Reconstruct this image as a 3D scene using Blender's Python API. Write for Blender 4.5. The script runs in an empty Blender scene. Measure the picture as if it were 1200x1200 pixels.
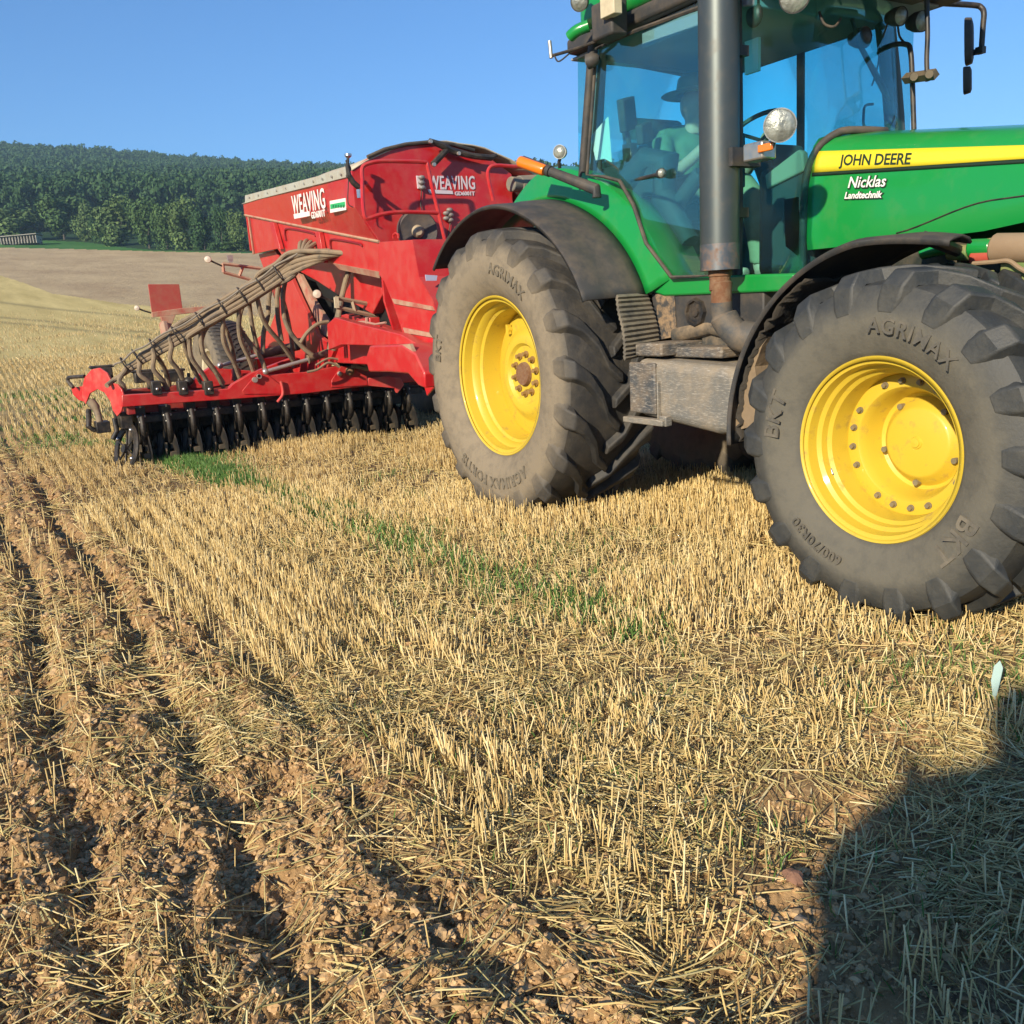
import bpy, bmesh, math, random
import numpy as np
from math import sin, cos, pi, radians, sqrt, atan2, exp
from mathutils import Vector, Matrix
rnd = random.Random(7)
rng = np.random.default_rng(11)
scene = bpy.context.scene
col = scene.collection

# ------------------------------------------------------------------ camera
CAM = np.array([5.5597, -4.598, 1.4817]); YAW, PITCH, ROLL = 2.602, 0.2231, -0.0582; FPX = 1062.5
def cam_axes():
    f = np.array([cos(PITCH)*cos(YAW), cos(PITCH)*sin(YAW), -sin(PITCH)])
    r = np.array([sin(YAW), -cos(YAW), 0.0]); u = np.cross(r, f)
    return f, r*cos(ROLL)+u*sin(ROLL), -r*sin(ROLL)+u*cos(ROLL)
FW, RT, UP = cam_axes()
cd = bpy.data.cameras.new('camera'); cam = bpy.data.objects.new('camera', cd); col.objects.link(cam)
cd.sensor_width = 36.0; cd.lens = FPX/1200*36; cd.clip_start = 0.05; cd.clip_end = 6000
cam.matrix_world = Matrix(((RT[0], UP[0], -FW[0], CAM[0]), (RT[1], UP[1], -FW[1], CAM[1]), (RT[2], UP[2], -FW[2], CAM[2]), (0, 0, 0, 1)))
scene.camera = cam
def at(u, v, x=None, y=None, z=None):
    """survey helper: the point of the plane x=, y= or z= seen at photo position u, v"""
    d = FW*FPX + RT*(u-600) - UP*(v-600)
    k, val = (0, x) if x is not None else ((1, y) if y is not None else (2, z))
    t = (val-CAM[k])/d[k]
    return Vector(CAM+t*d)

def project(p):
    d = np.array(p)-CAM; z = d @ FW
    return 600+FPX*(d @ RT)/z, 600-FPX*(d @ UP)/z

# ------------------------------------------------------------------ light
SUN_EL, SUN_TRAVEL = radians(23.5), radians(117.0)      # azimuth the light travels towards
w = bpy.data.worlds.new('World'); scene.world = w; w.use_nodes = True
nt = w.node_tree; bg = nt.nodes['Background']
sky = nt.nodes.new('ShaderNodeTexSky'); sky.sky_type = 'NISHITA'; sky.sun_disc = False
sky.sun_elevation = SUN_EL; sky.sun_rotation = radians(90)-(SUN_TRAVEL+pi)
sky.altitude = 300; sky.air_density = 1.0; sky.dust_density = 0.0; sky.ozone_density = 6.0
tint = nt.nodes.new('ShaderNodeMix'); tint.data_type = 'RGBA'; tint.blend_type = 'MULTIPLY'; tint.inputs[0].default_value = 1.0; tint.inputs[7].default_value = (0.40, 0.58, 0.70, 1)   # clear, deep blue evening air
nt.links.new(sky.outputs[0], tint.inputs[6]); nt.links.new(tint.outputs[2], bg.inputs[0]); bg.inputs[1].default_value = 0.145
sl = bpy.data.lights.new('sun', 'SUN'); sl.energy = 4.7; sl.angle = radians(1.1); sl.color = (1.0, 0.87, 0.66)
so = bpy.data.objects.new('sun', sl); col.objects.link(so)
sd = Vector((cos(SUN_TRAVEL)*cos(SUN_EL), sin(SUN_TRAVEL)*cos(SUN_EL), -sin(SUN_EL)))
so.rotation_euler = sd.to_track_quat('-Z', 'Y').to_euler(); so.location = (0, -20, 20)
scene.view_settings.view_transform = 'Standard'; scene.view_settings.look = 'None'
scene.view_settings.exposure = 0.76; scene.view_settings.gamma = 1.0; scene.view_settings.use_curve_mapping = False
scene.cycles.max_bounces = 8; scene.cycles.transparent_max_bounces = 12

# ------------------------------------------------------------------ materials
def srgb(r, g, b):
    f = lambda c: (c/255/12.92) if c/255 <= 0.04045 else ((c/255+0.055)/1.055)**2.4
    return (f(r), f(g), f(b), 1.0)
MATS = {}
def mat(name, color, rough=0.5, metal=0.0, dust=0.0, dust_col=(0.30, 0.215, 0.13, 1), up=0.5, bump=0.0, bscale=30.0, coat=0.0, var=0.0, scale=3.0, attr=None, scratch=0.0, spec=0.5, dlo=0.42, dhi=0.68):
    if name in MATS: return MATS[name]
    m = bpy.data.materials.new(name); m.use_nodes = True; MATS[name] = m
    t = m.node_tree; N = t.nodes; L = t.links; b = N['Principled BSDF']
    c = color if len(color) == 4 else (*color, 1)
    b.inputs['Base Color'].default_value = c; b.inputs['Roughness'].default_value = rough; b.inputs['Metallic'].default_value = metal
    b.inputs['Coat Weight'].default_value = coat; b.inputs['Coat Roughness'].default_value = 0.12
    b.inputs['Specular IOR Level'].default_value = spec
    tc = N.new('ShaderNodeTexCoord'); co = tc.outputs['Object']
    cur = None
    def mix(a, bb, fac):
        mx = N.new('ShaderNodeMix'); mx.data_type = 'RGBA'
        for s, val in ((6, a), (7, bb)):
            if isinstance(val, tuple): mx.inputs[s].default_value = val
            else: L.new(val, mx.inputs[s])
        if isinstance(fac, float): mx.inputs[0].default_value = fac
        else: L.new(fac, mx.inputs[0])
        return mx.outputs[2]
    def noise(sc, det=5.0, rg=0.55, src=None):
        n = N.new('ShaderNodeTexNoise'); n.inputs['Scale'].default_value = sc; n.inputs['Detail'].default_value = det; n.inputs['Roughness'].default_value = rg
        L.new(src or co, n.inputs['Vector']); return n.outputs[0]
    def rmp(s, lo, hi, a=0.0, bb=1.0):
        r = N.new('ShaderNodeMapRange'); r.inputs[1].default_value = lo; r.inputs[2].default_value = hi; r.inputs[3].default_value = a; r.inputs[4].default_value = bb
        L.new(s, r.inputs[0]); return r.outputs[0]
    def mth(op, a, bb):
        q = N.new('ShaderNodeMath'); q.operation = op; q.use_clamp = op in ('ADD', 'MULTIPLY')
        for i, val in enumerate((a, bb)):
            if isinstance(val, (int, float)): q.inputs[i].default_value = val
            else: L.new(val, q.inputs[i])
        return q.outputs[0]
    cur = c
    if var > 0:
        cur = mix(c, tuple(x*(1-var) for x in c[:3])+(1,), rmp(noise(scale), 0.35, 0.65))
    if dust > 0 or attr:
        g = N.new('ShaderNodeNewGeometry'); sp = N.new('ShaderNodeSeparateXYZ'); L.new(g.outputs['Normal'], sp.inputs[0])
        upm = rmp(sp.outputs[2], 0.1, 0.95, 0.0, up)
        nm = rmp(noise(scale*2.2, 8.0, 0.68), dlo, dhi)
        f = mth('MULTIPLY', mth('ADD', nm, upm), dust)
        if attr:
            an = N.new('ShaderNodeAttribute'); an.attribute_name = attr
            f = mth('MULTIPLY', an.outputs['Fac'], rmp(noise(scale*3, 8.0, 0.7), 0.25, 0.6, 0.55, 1.0))
            f = mth('ADD', f, mth('MULTIPLY', nm, dust))
        cur = mix(cur, dust_col, f)
        rr = rmp(f, 0.0, 1.0, rough, 0.9); L.new(rr, b.inputs['Roughness'])
        if metal > 0: L.new(rmp(f, 0.0, 1.0, metal, 0.0), b.inputs['Metallic'])
        if coat > 0: L.new(rmp(f, 0.0, 1.0, coat, 0.0), b.inputs['Coat Weight'])
    if scratch > 0:
        mp = N.new('ShaderNodeMapping'); mp.inputs['Rotation'].default_value = (0.2, 0.95, 0.2); mp.inputs['Scale'].default_value = (9, 9, 70)
        L.new(co, mp.inputs[0]); cur = mix(cur, (0.42, 0.38, 0.32, 1), mth('MULTIPLY', rmp(noise(3.0, 6.0, 0.7, mp.outputs[0]), 0.52, 0.66), scratch))
    if not isinstance(cur, tuple): L.new(cur, b.inputs['Base Color'])
    if bump > 0:
        bn = N.new('ShaderNodeBump'); bn.inputs['Strength'].default_value = bump; bn.inputs['Distance'].default_value = 0.01
        L.new(noise(bscale, 6.0), bn.inputs['Height']); L.new(bn.outputs[0], b.inputs['Normal'])
    return m
def glass(name, tint, rough=0.0, refl=1.0):
    if name in MATS: return MATS[name]
    m = bpy.data.materials.new(name); m.use_nodes = True; MATS[name] = m
    t = m.node_tree; N = t.nodes; L = t.links; N.remove(N['Principled BSDF'])
    tr = N.new('ShaderNodeBsdfTransparent'); tr.inputs[0].default_value = tint
    gl = N.new('ShaderNodeBsdfGlossy'); gl.inputs['Roughness'].default_value = rough
    fr = N.new('ShaderNodeFresnel'); fr.inputs[0].default_value = 1.45
    q = N.new('ShaderNodeMath'); q.operation = 'MULTIPLY'; q.inputs[1].default_value = refl; L.new(fr.outputs[0], q.inputs[0])
    mx = N.new('ShaderNodeMixShader'); L.new(q.outputs[0], mx.inputs[0]); L.new(tr.outputs[0], mx.inputs[1]); L.new(gl.outputs[0], mx.inputs[2])
    # thin film of dust
    df = N.new('ShaderNodeBsdfDiffuse'); df.inputs[0].default_value = (0.35, 0.33, 0.25, 1)
    tc = N.new('ShaderNodeTexCoord'); n = N.new('ShaderNodeTexNoise'); n.inputs['Scale'].default_value = 4.0; n.inputs['Detail'].default_value = 9.0; L.new(tc.outputs['Object'], n.inputs['Vector'])
    mr = N.new('ShaderNodeMapRange'); mr.inputs[1].default_value = 0.4; mr.inputs[2].default_value = 0.8; mr.inputs[3].default_value = 0.004; mr.inputs[4].default_value = 0.035; L.new(n.outputs[0], mr.inputs[0])
    m2 = N.new('ShaderNodeMixShader'); L.new(mr.outputs[0], m2.inputs[0]); L.new(mx.outputs[0], m2.inputs[1]); L.new(df.outputs[0], m2.inputs[2])
    L.new(m2.outputs[0], N['Material Output'].inputs[0]); return m

GREEN = mat('tractor_green', (0.008, 0.25, 0.045), 0.32, dust=0.13, up=0.25, coat=0.5, scale=3.0, dlo=0.5, dhi=0.8)
YELLOW = mat('rim_yellow', (0.60, 0.43, 0.035), 0.48, dust=0.6, up=0.1, coat=0.2, scale=7, dlo=0.56, dhi=0.70, dust_col=(0.33, 0.21, 0.07, 1))
STRIPE = mat('stripe_yellow', (0.76, 0.62, 0.03), 0.4, coat=0.3)
RED = mat('drill_red', (0.50, 0.014, 0.018), 0.36, dust=0.28, up=0.7, coat=0.3, scale=3.2, dust_col=(0.45, 0.17, 0.12, 1))
BLACKM = mat('black_metal', (0.016, 0.016, 0.017), 0.45, dust=0.22, up=0.4, scale=5)
BLACKP = mat('black_plastic', (0.035, 0.036, 0.038), 0.62, dust=0.20, up=0.35, scale=4, bump=0.1, bscale=150)
COULTER = mat('coulter_black', (0.008, 0.008, 0.009), 0.5, dust=0.2, up=0.3, scale=7)
RUBBER = mat('tyre_rubber', (0.024, 0.025, 0.027), 0.66, dust=0.20, attr='dust', dust_col=(0.235, 0.19, 0.13, 1), scale=4, bump=0.25, bscale=60)
RUBBERF = mat('tyre_rubber_front', (0.026, 0.030, 0.033), 0.55, dust=0.30, attr='dust', dust_col=(0.125, 0.115, 0.09, 1), scale=4, bump=0.25, bscale=60)
RUBBERP = mat('plain_rubber', (0.03, 0.03, 0.03), 0.7, dust=0.3)
STEEL = mat('bright_steel', (0.62, 0.62, 0.62), 0.28, 1.0, dust=0.15)
ZINC = mat('zinc_bolt', (0.55, 0.53, 0.48), 0.42, 0.8, dust=0.3)
RUST = mat('rust', (0.17, 0.075, 0.035), 0.85, dust=0.5, scale=12, bump=0.4, bscale=80)
TANK = mat('scratched_tank', (0.15, 0.145, 0.13), 0.65, dust=0.8, up=0.8, scale=3.0, dust_col=(0.30, 0.24, 0.165, 1), scratch=0.75, bump=0.2, bscale=60)
EXH = mat('exhaust_steel', (0.085, 0.10, 0.10), 0.44, 0.6, dust=0.25, scale=5, dust_col=(0.20, 0.14, 0.09, 1), dlo=0.5, dhi=0.8)
TARP = mat('cream_tarpaulin', (0.52, 0.46, 0.35), 0.8, dust=0.5, up=0.4, dust_col=(0.40, 0.33, 0.22, 1), bump=0.3, bscale=25)
HOSE = mat('dusty_hose', (0.055, 0.05, 0.045), 0.6, dust=0.95, up=0.7, scale=3, dust_col=(0.26, 0.195, 0.125, 1), dlo=0.3, dhi=0.55)
TANRED = mat('dusty_red', (0.38, 0.10, 0.07), 0.7, dust=0.85, up=0.5, dust_col=(0.42, 0.30, 0.20, 1), dlo=0.35, dhi=0.6)
WHITE = mat('white_decal', (0.80, 0.78, 0.74), 0.45, dust=0.2)
CREAM = mat('cream_paint', (0.62, 0.55, 0.38), 0.6, dust=0.5)
DECALG = mat('green_decal', (0.03, 0.42, 0.14), 0.5)
INK = mat('dark_ink', (0.012, 0.03, 0.015), 0.5)
LENS = mat('lamp_lens', (0.40, 0.42, 0.37), 0.30, 0.35, bump=1.0, bscale=30, coat=0.5, var=0.5, scale=22)
AMBER = mat('amber_lens', (0.85, 0.20, 0.01), 0.25, coat=0.7)
SILVER = mat('reflector_silver', (0.5, 0.5, 0.47), 0.25, 0.9, dust=0.3)
INTER = mat('cab_interior', (0.05, 0.055, 0.055), 0.7)
BEIGE = mat('cab_beige', (0.34, 0.29, 0.20), 0.75)
PAPER = mat('pale_paper', (0.72, 0.76, 0.70), 0.8)
HEADL = mat('headliner', (0.30, 0.32, 0.36), 0.85)
CABGLASS = glass('tinted_glass', (0.68, 0.98, 0.99, 1), refl=0.35)
MIRROR = mat('mirror_glass', (0.8, 0.8, 0.8), 0.03, 1.0)
SKIN = mat('skin', (0.70, 0.40, 0.28), 0.55)
OLIVE = mat('olive_cloth', (0.20, 0.27, 0.15), 0.9, var=0.3, scale=12)
KHAKI = mat('khaki_cloth', (0.42, 0.33, 0.20), 0.9, var=0.2, scale=10)
DENIM = mat('dark_cloth', (0.05, 0.06, 0.09), 0.9)
OILG = mat('dirty_green', (0.05, 0.20, 0.04), 0.5, dust=0.8, dust_col=(0.28, 0.22, 0.10, 1), dlo=0.3, dhi=0.6)
MUD = mat('dried_mud', (0.26, 0.18, 0.105), 0.95, var=0.35, scale=10, bump=0.8, bscale=30)

# ------------------------------------------------------------------ mesh helpers
def V(*a): return Vector(a)
def smooth_path(pts, k=6):
    p = [Vector(q) for q in pts]; out = []
    for i in range(len(p)-1):
        a = p[max(i-1, 0)]; b = p[i]; c = p[i+1]; d = p[min(i+2, len(p)-1)]
        for j in range(k):
            t = j/k; t2 = t*t; t3 = t2*t
            out.append(0.5*((2*b)+(c-a)*t+(2*a-5*b+4*c-d)*t2+(3*b-a-3*c+d)*t3))
    out.append(p[-1]); return out
class MB:
    def __init__(s): s.v = []; s.f = []; s.a = []
    def add(s, vs, fs, a=None):
        n = len(s.v); s.v += [tuple(q) for q in vs]; s.f += [tuple(i+n for i in f) for f in fs]
        s.a += (a if a is not None else [0.0]*len(vs)); return s
    def box(s, c, d, rot=None, taper=1.0):
        c = Vector(c); hx, hy, hz = d[0]/2, d[1]/2, d[2]/2; vs = []
        for z in (-hz, hz):
            k = taper if z > 0 else 1.0
            for x, y in ((-hx, -hy), (hx, -hy), (hx, hy), (-hx, hy)):
                q = Vector((x*k, y*k, z)); q = rot @ q if rot else q; vs.append(q+c)
        return s.add(vs, [(0, 3, 2, 1), (4, 5, 6, 7), (0, 1, 5, 4), (1, 2, 6, 5), (2, 3, 7, 6), (3, 0, 4, 7)])
    def box2(s, a, b): return s.box([(a[i]+b[i])/2 for i in range(3)], [abs(b[i]-a[i]) for i in range(3)])
    def prism(s, pts, off):
        n = len(pts); off = Vector(off); a = [Vector(q) for q in pts]; b = [q+off for q in a]
        nrm = Vector((0, 0, 0))
        for i in range(n): nrm += a[i].cross(a[(i+1) % n])
        if nrm.dot(off) > 0: a, b = b, a
        # a is the face that looks against its own winding
        s.add(a+b, [tuple(range(n)), tuple(range(2*n-1, n-1, -1))]+[(i, n+i, n+(i+1) % n, (i+1) % n) for i in range(n)]); return s
    def tube(s, pts, r, n=8, closed=False, cap=True, flat=1.0):
        p = [Vector(q) for q in pts]; m = len(p); rs = r if isinstance(r, (list, tuple)) else [r]*m
        T = []
        for i in range(m):
            a = p[(i-1) % m] if (closed or i > 0) else p[i]; b = p[(i+1) % m] if (closed or i < m-1) else p[i]
            d = b-a; T.append(d.normalized() if d.length > 1e-9 else Vector((0, 0, 1)))
        up = Vector((0, 0, 1)) if abs(T[0].z) < 0.9 else Vector((1, 0, 0))
        nrm = T[0].cross(up).normalized(); vs = []
        for i in range(m):
            nrm = (nrm-T[i]*nrm.dot(T[i])).normalized(); bn = T[i].cross(nrm)
            for j in range(n):
                a = 2*pi*j/n; vs.append(p[i]+(nrm*cos(a)+bn*sin(a)*flat)*rs[i])
        fs = []
        for i in range(m if closed else m-1):
            for j in range(n):
                fs.append((i*n+j, i*n+(j+1) % n, ((i+1) % m)*n+(j+1) % n, ((i+1) % m)*n+j))
        if cap and not closed: fs += [tuple(range(n-1, -1, -1)), tuple((m-1)*n+j for j in range(n))]
        return s.add(vs, fs)
    def lathe(s, prof, c, ax=(0, -1, 0), n=48, attr=None, a0=0.0, a1=2*pi):
        """prof = [(distance along axis, radius)]"""
        c = Vector(c); ax = Vector(ax).normalized(); e1 = ax.orthogonal().normalized() if abs(ax.y) < 0.99 else Vector((1, 0, 0)); e2 = ax.cross(e1)
        vs = []; at_ = []; full = abs(a1-a0-2*pi) < 1e-6; m = n if full else n+1
        for i in range(m):
            t = a0+(a1-a0)*i/n
            for k, (a, r) in enumerate(prof):
                vs.append(c+ax*a+(e1*cos(t)+e2*sin(t))*max(r, 1e-4)); at_.append(attr[k] if attr else 0.0)
        K = len(prof); fs = []
        for i in range(n):
            j = (i+1) % m
            for k in range(K-1): fs.append((i*K+k, i*K+k+1, j*K+k+1, j*K+k))
        return s.add(vs, fs, at_)
    def cyl(s, a, b, r, n=16, r2=None):
        return s.tube([a, b], [r, r if r2 is None else r2], n)
    def ball(s, c, r, n=12, sc=(1, 1, 1)):
        vs = []; fs = []
        for i in range(n+1):
            th = pi*i/n
            for j in range(2*n):
                ph = pi*j/n; vs.append((c[0]+r*sc[0]*sin(th)*cos(ph), c[1]+r*sc[1]*sin(th)*sin(ph), c[2]+r*sc[2]*cos(th)))
        for i in range(n):
            for j in range(2*n): fs.append((i*2*n+j, (i+1)*2*n+j, (i+1)*2*n+(j+1) % (2*n), i*2*n+(j+1) % (2*n)))
        return s.add(vs, fs)
    def grid(s, P):
        """P: 2D list of points -> sheet"""
        m, n = len(P), len(P[0])
        return s.add([q for r in P for q in r], [(i*n+j, i*n+j+1, (i+1)*n+j+1, (i+1)*n+j) for i in range(m-1) for j in range(n-1)])
def build(name, mb, m, parent=None, origin=(0, 0, 0), bevel=0.0, smooth=True, sharp=38, solid=0.0, attr=None, fixn=True, seg=2):
    o3 = Vector(origin); me = bpy.data.meshes.new(name)
    me.from_pydata([Vector(q)-o3 for q in mb.v], [], mb.f)
    if attr:
        a = me.attributes.new(attr, 'FLOAT', 'POINT'); a.data.foreach_set('value', mb.a)
    bm = bmesh.new(); bm.from_mesh(me)
    bmesh.ops.remove_doubles(bm, verts=bm.verts, dist=1e-5)
    if fixn: bmesh.ops.recalc_face_normals(bm, faces=bm.faces)
    if smooth:
        lim = radians(sharp)
        for f in bm.faces: f.smooth = True
        for e in bm.edges:
            if len(e.link_faces) == 2 and e.calc_face_angle(0) > lim: e.smooth = False
    bm.to_mesh(me); bm.free()
    ms = m if isinstance(m, (list, tuple)) else [m]
    for q in ms: me.materials.append(q)
    o = bpy.data.objects.new(name, me); col.objects.link(o)
    if parent is not None: o.parent = parent
    else: o.location = o3
    if solid:
        sm = o.modifiers.new('solid', 'SOLIDIFY'); sm.thickness = solid; sm.offset = 0
    if bevel:
        bv = o.modifiers.new('bevel', 'BEVEL'); bv.width = bevel; bv.segments = seg; bv.limit_method = 'ANGLE'; bv.angle_limit = radians(35)
    return o
def empty(name, loc): 
    o = bpy.data.objects.new(name, None); col.objects.link(o); o.location = loc; o.empty_display_size = 0.2; return o
def tag(o, label=None, cat=None, group=None, kind=None):
    if label: o['label'] = label
    if cat: o['category'] = cat
    if group: o['group'] = group
    if kind: o['kind'] = kind
    return o
def copy_tree(o, parent=None):
    c = o.copy(); col.objects.link(c)
    if parent is not None: c.parent = parent
    for ch in list(o.children): copy_tree(ch, c)
    return c
def text_geo(s, size, shear=0.0, offset=0.0, extrude=0.0, space=1.0, align='CENTER', res=3):
    cu = bpy.data.curves.new('lettering', 'FONT'); cu.body = s; cu.size = size; cu.shear = shear; cu.offset = offset; cu.extrude = extrude
    cu.space_character = space; cu.align_x = align; cu.align_y = 'CENTER'; cu.resolution_u = res
    ob = bpy.data.objects.new('lettering', cu); me = ob.to_mesh()
    vs = [tuple(v.co) for v in me.vertices]; fs = [tuple(p.vertices) for p in me.polygons]
    ob.to_mesh_clear(); bpy.data.objects.remove(ob); bpy.data.curves.remove(cu)
    return vs, fs
def text_on(mb, s, size, fn, **k):
    vs, fs = text_geo(s, size, **k); mb.add([fn(*q) for q in vs], fs); return mb
def fast_mesh(name, verts, polys_n, loops, m, parent=None, smooth=False):
    me = bpy.data.meshes.new(name); n = len(verts)
    me.vertices.add(n); me.vertices.foreach_set('co', np.asarray(verts, dtype=np.float32).ravel())
    me.loops.add(len(loops)); me.loops.foreach_set('vertex_index', np.asarray(loops, dtype=np.int32))
    polys_n = np.asarray(polys_n, dtype=np.int32); st = np.concatenate([[0], np.cumsum(polys_n)[:-1]]).astype(np.int32)
    me.polygons.add(len(polys_n)); me.polygons.foreach_set('loop_start', st)
    me.polygons.foreach_set('use_smooth', np.full(len(polys_n), smooth, dtype=bool))
    me.update(calc_edges=True); me.materials.append(m)
    o = bpy.data.objects.new(name, me); col.objects.link(o)
    if parent is not None: o.parent = parent
    return o
# ================================================================== terrain
def vnoise(x, y, seed=0):
    xi = np.floor(x).astype(np.int64); yi = np.floor(y).astype(np.int64); fx = x-xi; fy = y-yi
    def h(a, b):
        n = (a*374761393+b*668265263+seed*2147483647) & 0xffffffff
        n = ((n ^ (n >> 13))*1274126177) & 0xffffffff
        return ((n ^ (n >> 16)) & 0xffff)/65535.0
    sx = fx*fx*(3-2*fx); sy = fy*fy*(3-2*fy)
    return (h(xi, yi)*(1-sx)+h(xi+1, yi)*sx)*(1-sy)+(h(xi, yi+1)*(1-sx)+h(xi+1, yi+1)*sx)*sy
def fbm(x, y, sc, oct=4, seed=0, g=0.5):
    x = np.asarray(x, dtype=float); y = np.asarray(y, dtype=float)
    t = 0; a = 1; s = 0
    for o in range(oct):
        t = t+a*vnoise(x*sc+17.3*o, y*sc-9.1*o, seed+o); s += a; a *= g; sc *= 2.03
    return t/s
def sstep(a, b, x): t = np.clip((x-a)/(b-a), 0, 1); return t*t*(3-2*t)
def polar(x, y): return np.hypot(x-CAM[0], y-CAM[1]), np.arctan2(y-CAM[1], x-CAM[0])
def wrap(t): return (t-YAW+pi) % (2*pi)-pi
# ridge line of the wooded hill, as azimuth from the view axis and slope angle
_sil = []
for u, v in ((-300, 172), (0, 160), (90, 168), (150, 170), (250, 178), (330, 184), (400, 187), (520, 193), (690, 203), (900, 212), (1200, 225), (1500, 240)):
    d = FW*FPX+RT*(u-600)-UP*(v-600); _sil.append((wrap(atan2(d[1], d[0])), d[2]/np.hypot(d[0], d[1])))
_sil.sort(); SA = np.array([q[0] for q in _sil]); ST = np.array([q[1] for q in _sil])
R1, R2 = 205.0, 540.0
def base_z(rho):
    return 0.0117*np.clip(rho-12, 0, None)**1.417
def terrain_z(x, y):
    x = np.asarray(x, float); y = np.asarray(y, float)
    rho, th = polar(x, y); t = wrap(th)
    wv = 1-0.9*sstep(0.9, 1.6, np.abs(t))
    z = base_z(np.minimum(rho, R1))
    top = CAM[2]+R2*np.interp(t, SA, ST)-13.0
    k = np.clip((rho-R1)/(R2-R1), 0, 1.25); k = np.where(k < 1, k, 1-(k-1)*0.3)
    s = np.where(k < 1, np.maximum(k, 0)**1.12, k)
    zz = z+(top-z)*s*(rho > R1)
    zz = zz + (rho > R1+30)*np.sin(k*pi)*5*(fbm(x, y, 0.008, 3, 5)-0.5)*2
    return zz*wv
FUR = (-3.70, -4.07, -4.46, -4.84, -5.22, -5.6, -6.0)
def till_mask(x, y):
    n = fbm(x, y, 1.1, 4, 31)
    e = -3.50+0.10*np.clip(-x, 0, 6)*-0.45 + (n-0.5)*0.75
    t = sstep(0.0, 0.35, e-y)
    # spilled bare earth towards the headland in the near foreground
    b = sstep(3.2, 4.6, x)*sstep(0.50, 0.62, fbm(x, y, 1.9, 3, 71))*0.8*sstep(-1.6, -3.0, y)
    return np.clip(t+b, 0, 1)*sstep(-7.5, -6.5, y)
def ground_z(x, y):
    x = np.asarray(x, float); y = np.asarray(y, float)
    z = terrain_z(x, y); rho, th = polar(x, y); near = 1-sstep(10, 22, rho)
    T = till_mask(x, y)
    wob = (fbm(x, y*0+3.1, 0.9, 3, 3)-0.5)*0.16+(fbm(x, y, 7.0, 3, 4)-0.5)*0.09
    f = 0
    for i, yf in enumerate(FUR):
        dep = 0.22+0.35*(1-sstep(0.5, 2.2, x))+1.15*fbm(x, x*0+i*7.7, 2.6, 4, 40+i)
        d = (y-yf-wob-0.03*np.sin(x*1.1+i))/0.060
        f = f-0.060*dep*(1-0.45*sstep(1.5, 3.5, x))*np.exp(-d*d)+0.026*dep*np.exp(-((np.abs(d)-1.9)/1.0)**2)
    z = z+near*T*f
    z = z+near*T*(0.085*(fbm(x, y, 4.5, 4, 8, 0.62)-0.5)+0.075*np.abs(fbm(x, y, 17.0, 3, 9, 0.65)-0.5)*1.6)
    z = z+near*(1-T)*(0.03*(fbm(x, y, 2.2, 4, 12)-0.5)+0.015*(fbm(x, y, 14, 3, 15)-0.5))
    # a boot-deep hole in the tilled strip and wheel-pressed hollows
    for hx, hy, hr, hd in ((2.85, -3.95, 0.13, 0.10), (3.3, -3.45, 0.10, 0.05), (4.3, -3.35, 0.16, 0.06), (3.95, -2.7, 0.16, 0.05), (3.45, -4.1, 0.11, 0.07)):
        z = z-hd*np.exp(-((x-hx)**2+(y-hy)**2)/hr**2)
    return z
def at_terrain(u, v):
    d = FW*FPX+RT*(u-600)-UP*(v-600); d = d/np.hypot(d[0], d[1])
    rr = np.geomspace(1.2, 900, 4000); P = CAM[None, :]+d[None, :]*rr[:, None]
    g = terrain_z(P[:, 0], P[:, 1]); hit = np.nonzero(P[:, 2] < g)[0]
    i = hit[0] if len(hit) else len(rr)-1
    return P[i, 0], P[i, 1], g[i], rr[i]
def bound(pts, lo=None):
    a = []
    for u, v in pts:
        x, y, z, r = at_terrain(u, v); a.append((wrap(atan2(y-CAM[1], x-CAM[0])), r))
    a.sort(); return np.array([q[0] for q in a]), np.array([q[1] for q in a])
BY = bound([(-250, 300), (-100, 308), (0, 323), (60, 344), (140, 356), (215, 362), (280, 369), (330, 374)])       # stubble / ploughed
BM = bound([(-250, 283), (0, 285), (50, 281.5), (100, 284), (140, 289.5), (180, 293.3), (300, 296), (400, 297)])   # meadow / wood
BP = bound([(-250, 289), (0, 290.0), (90, 292), (180, 294.5), (300, 297), (400, 298)])   # ploughed / meadow

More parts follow.
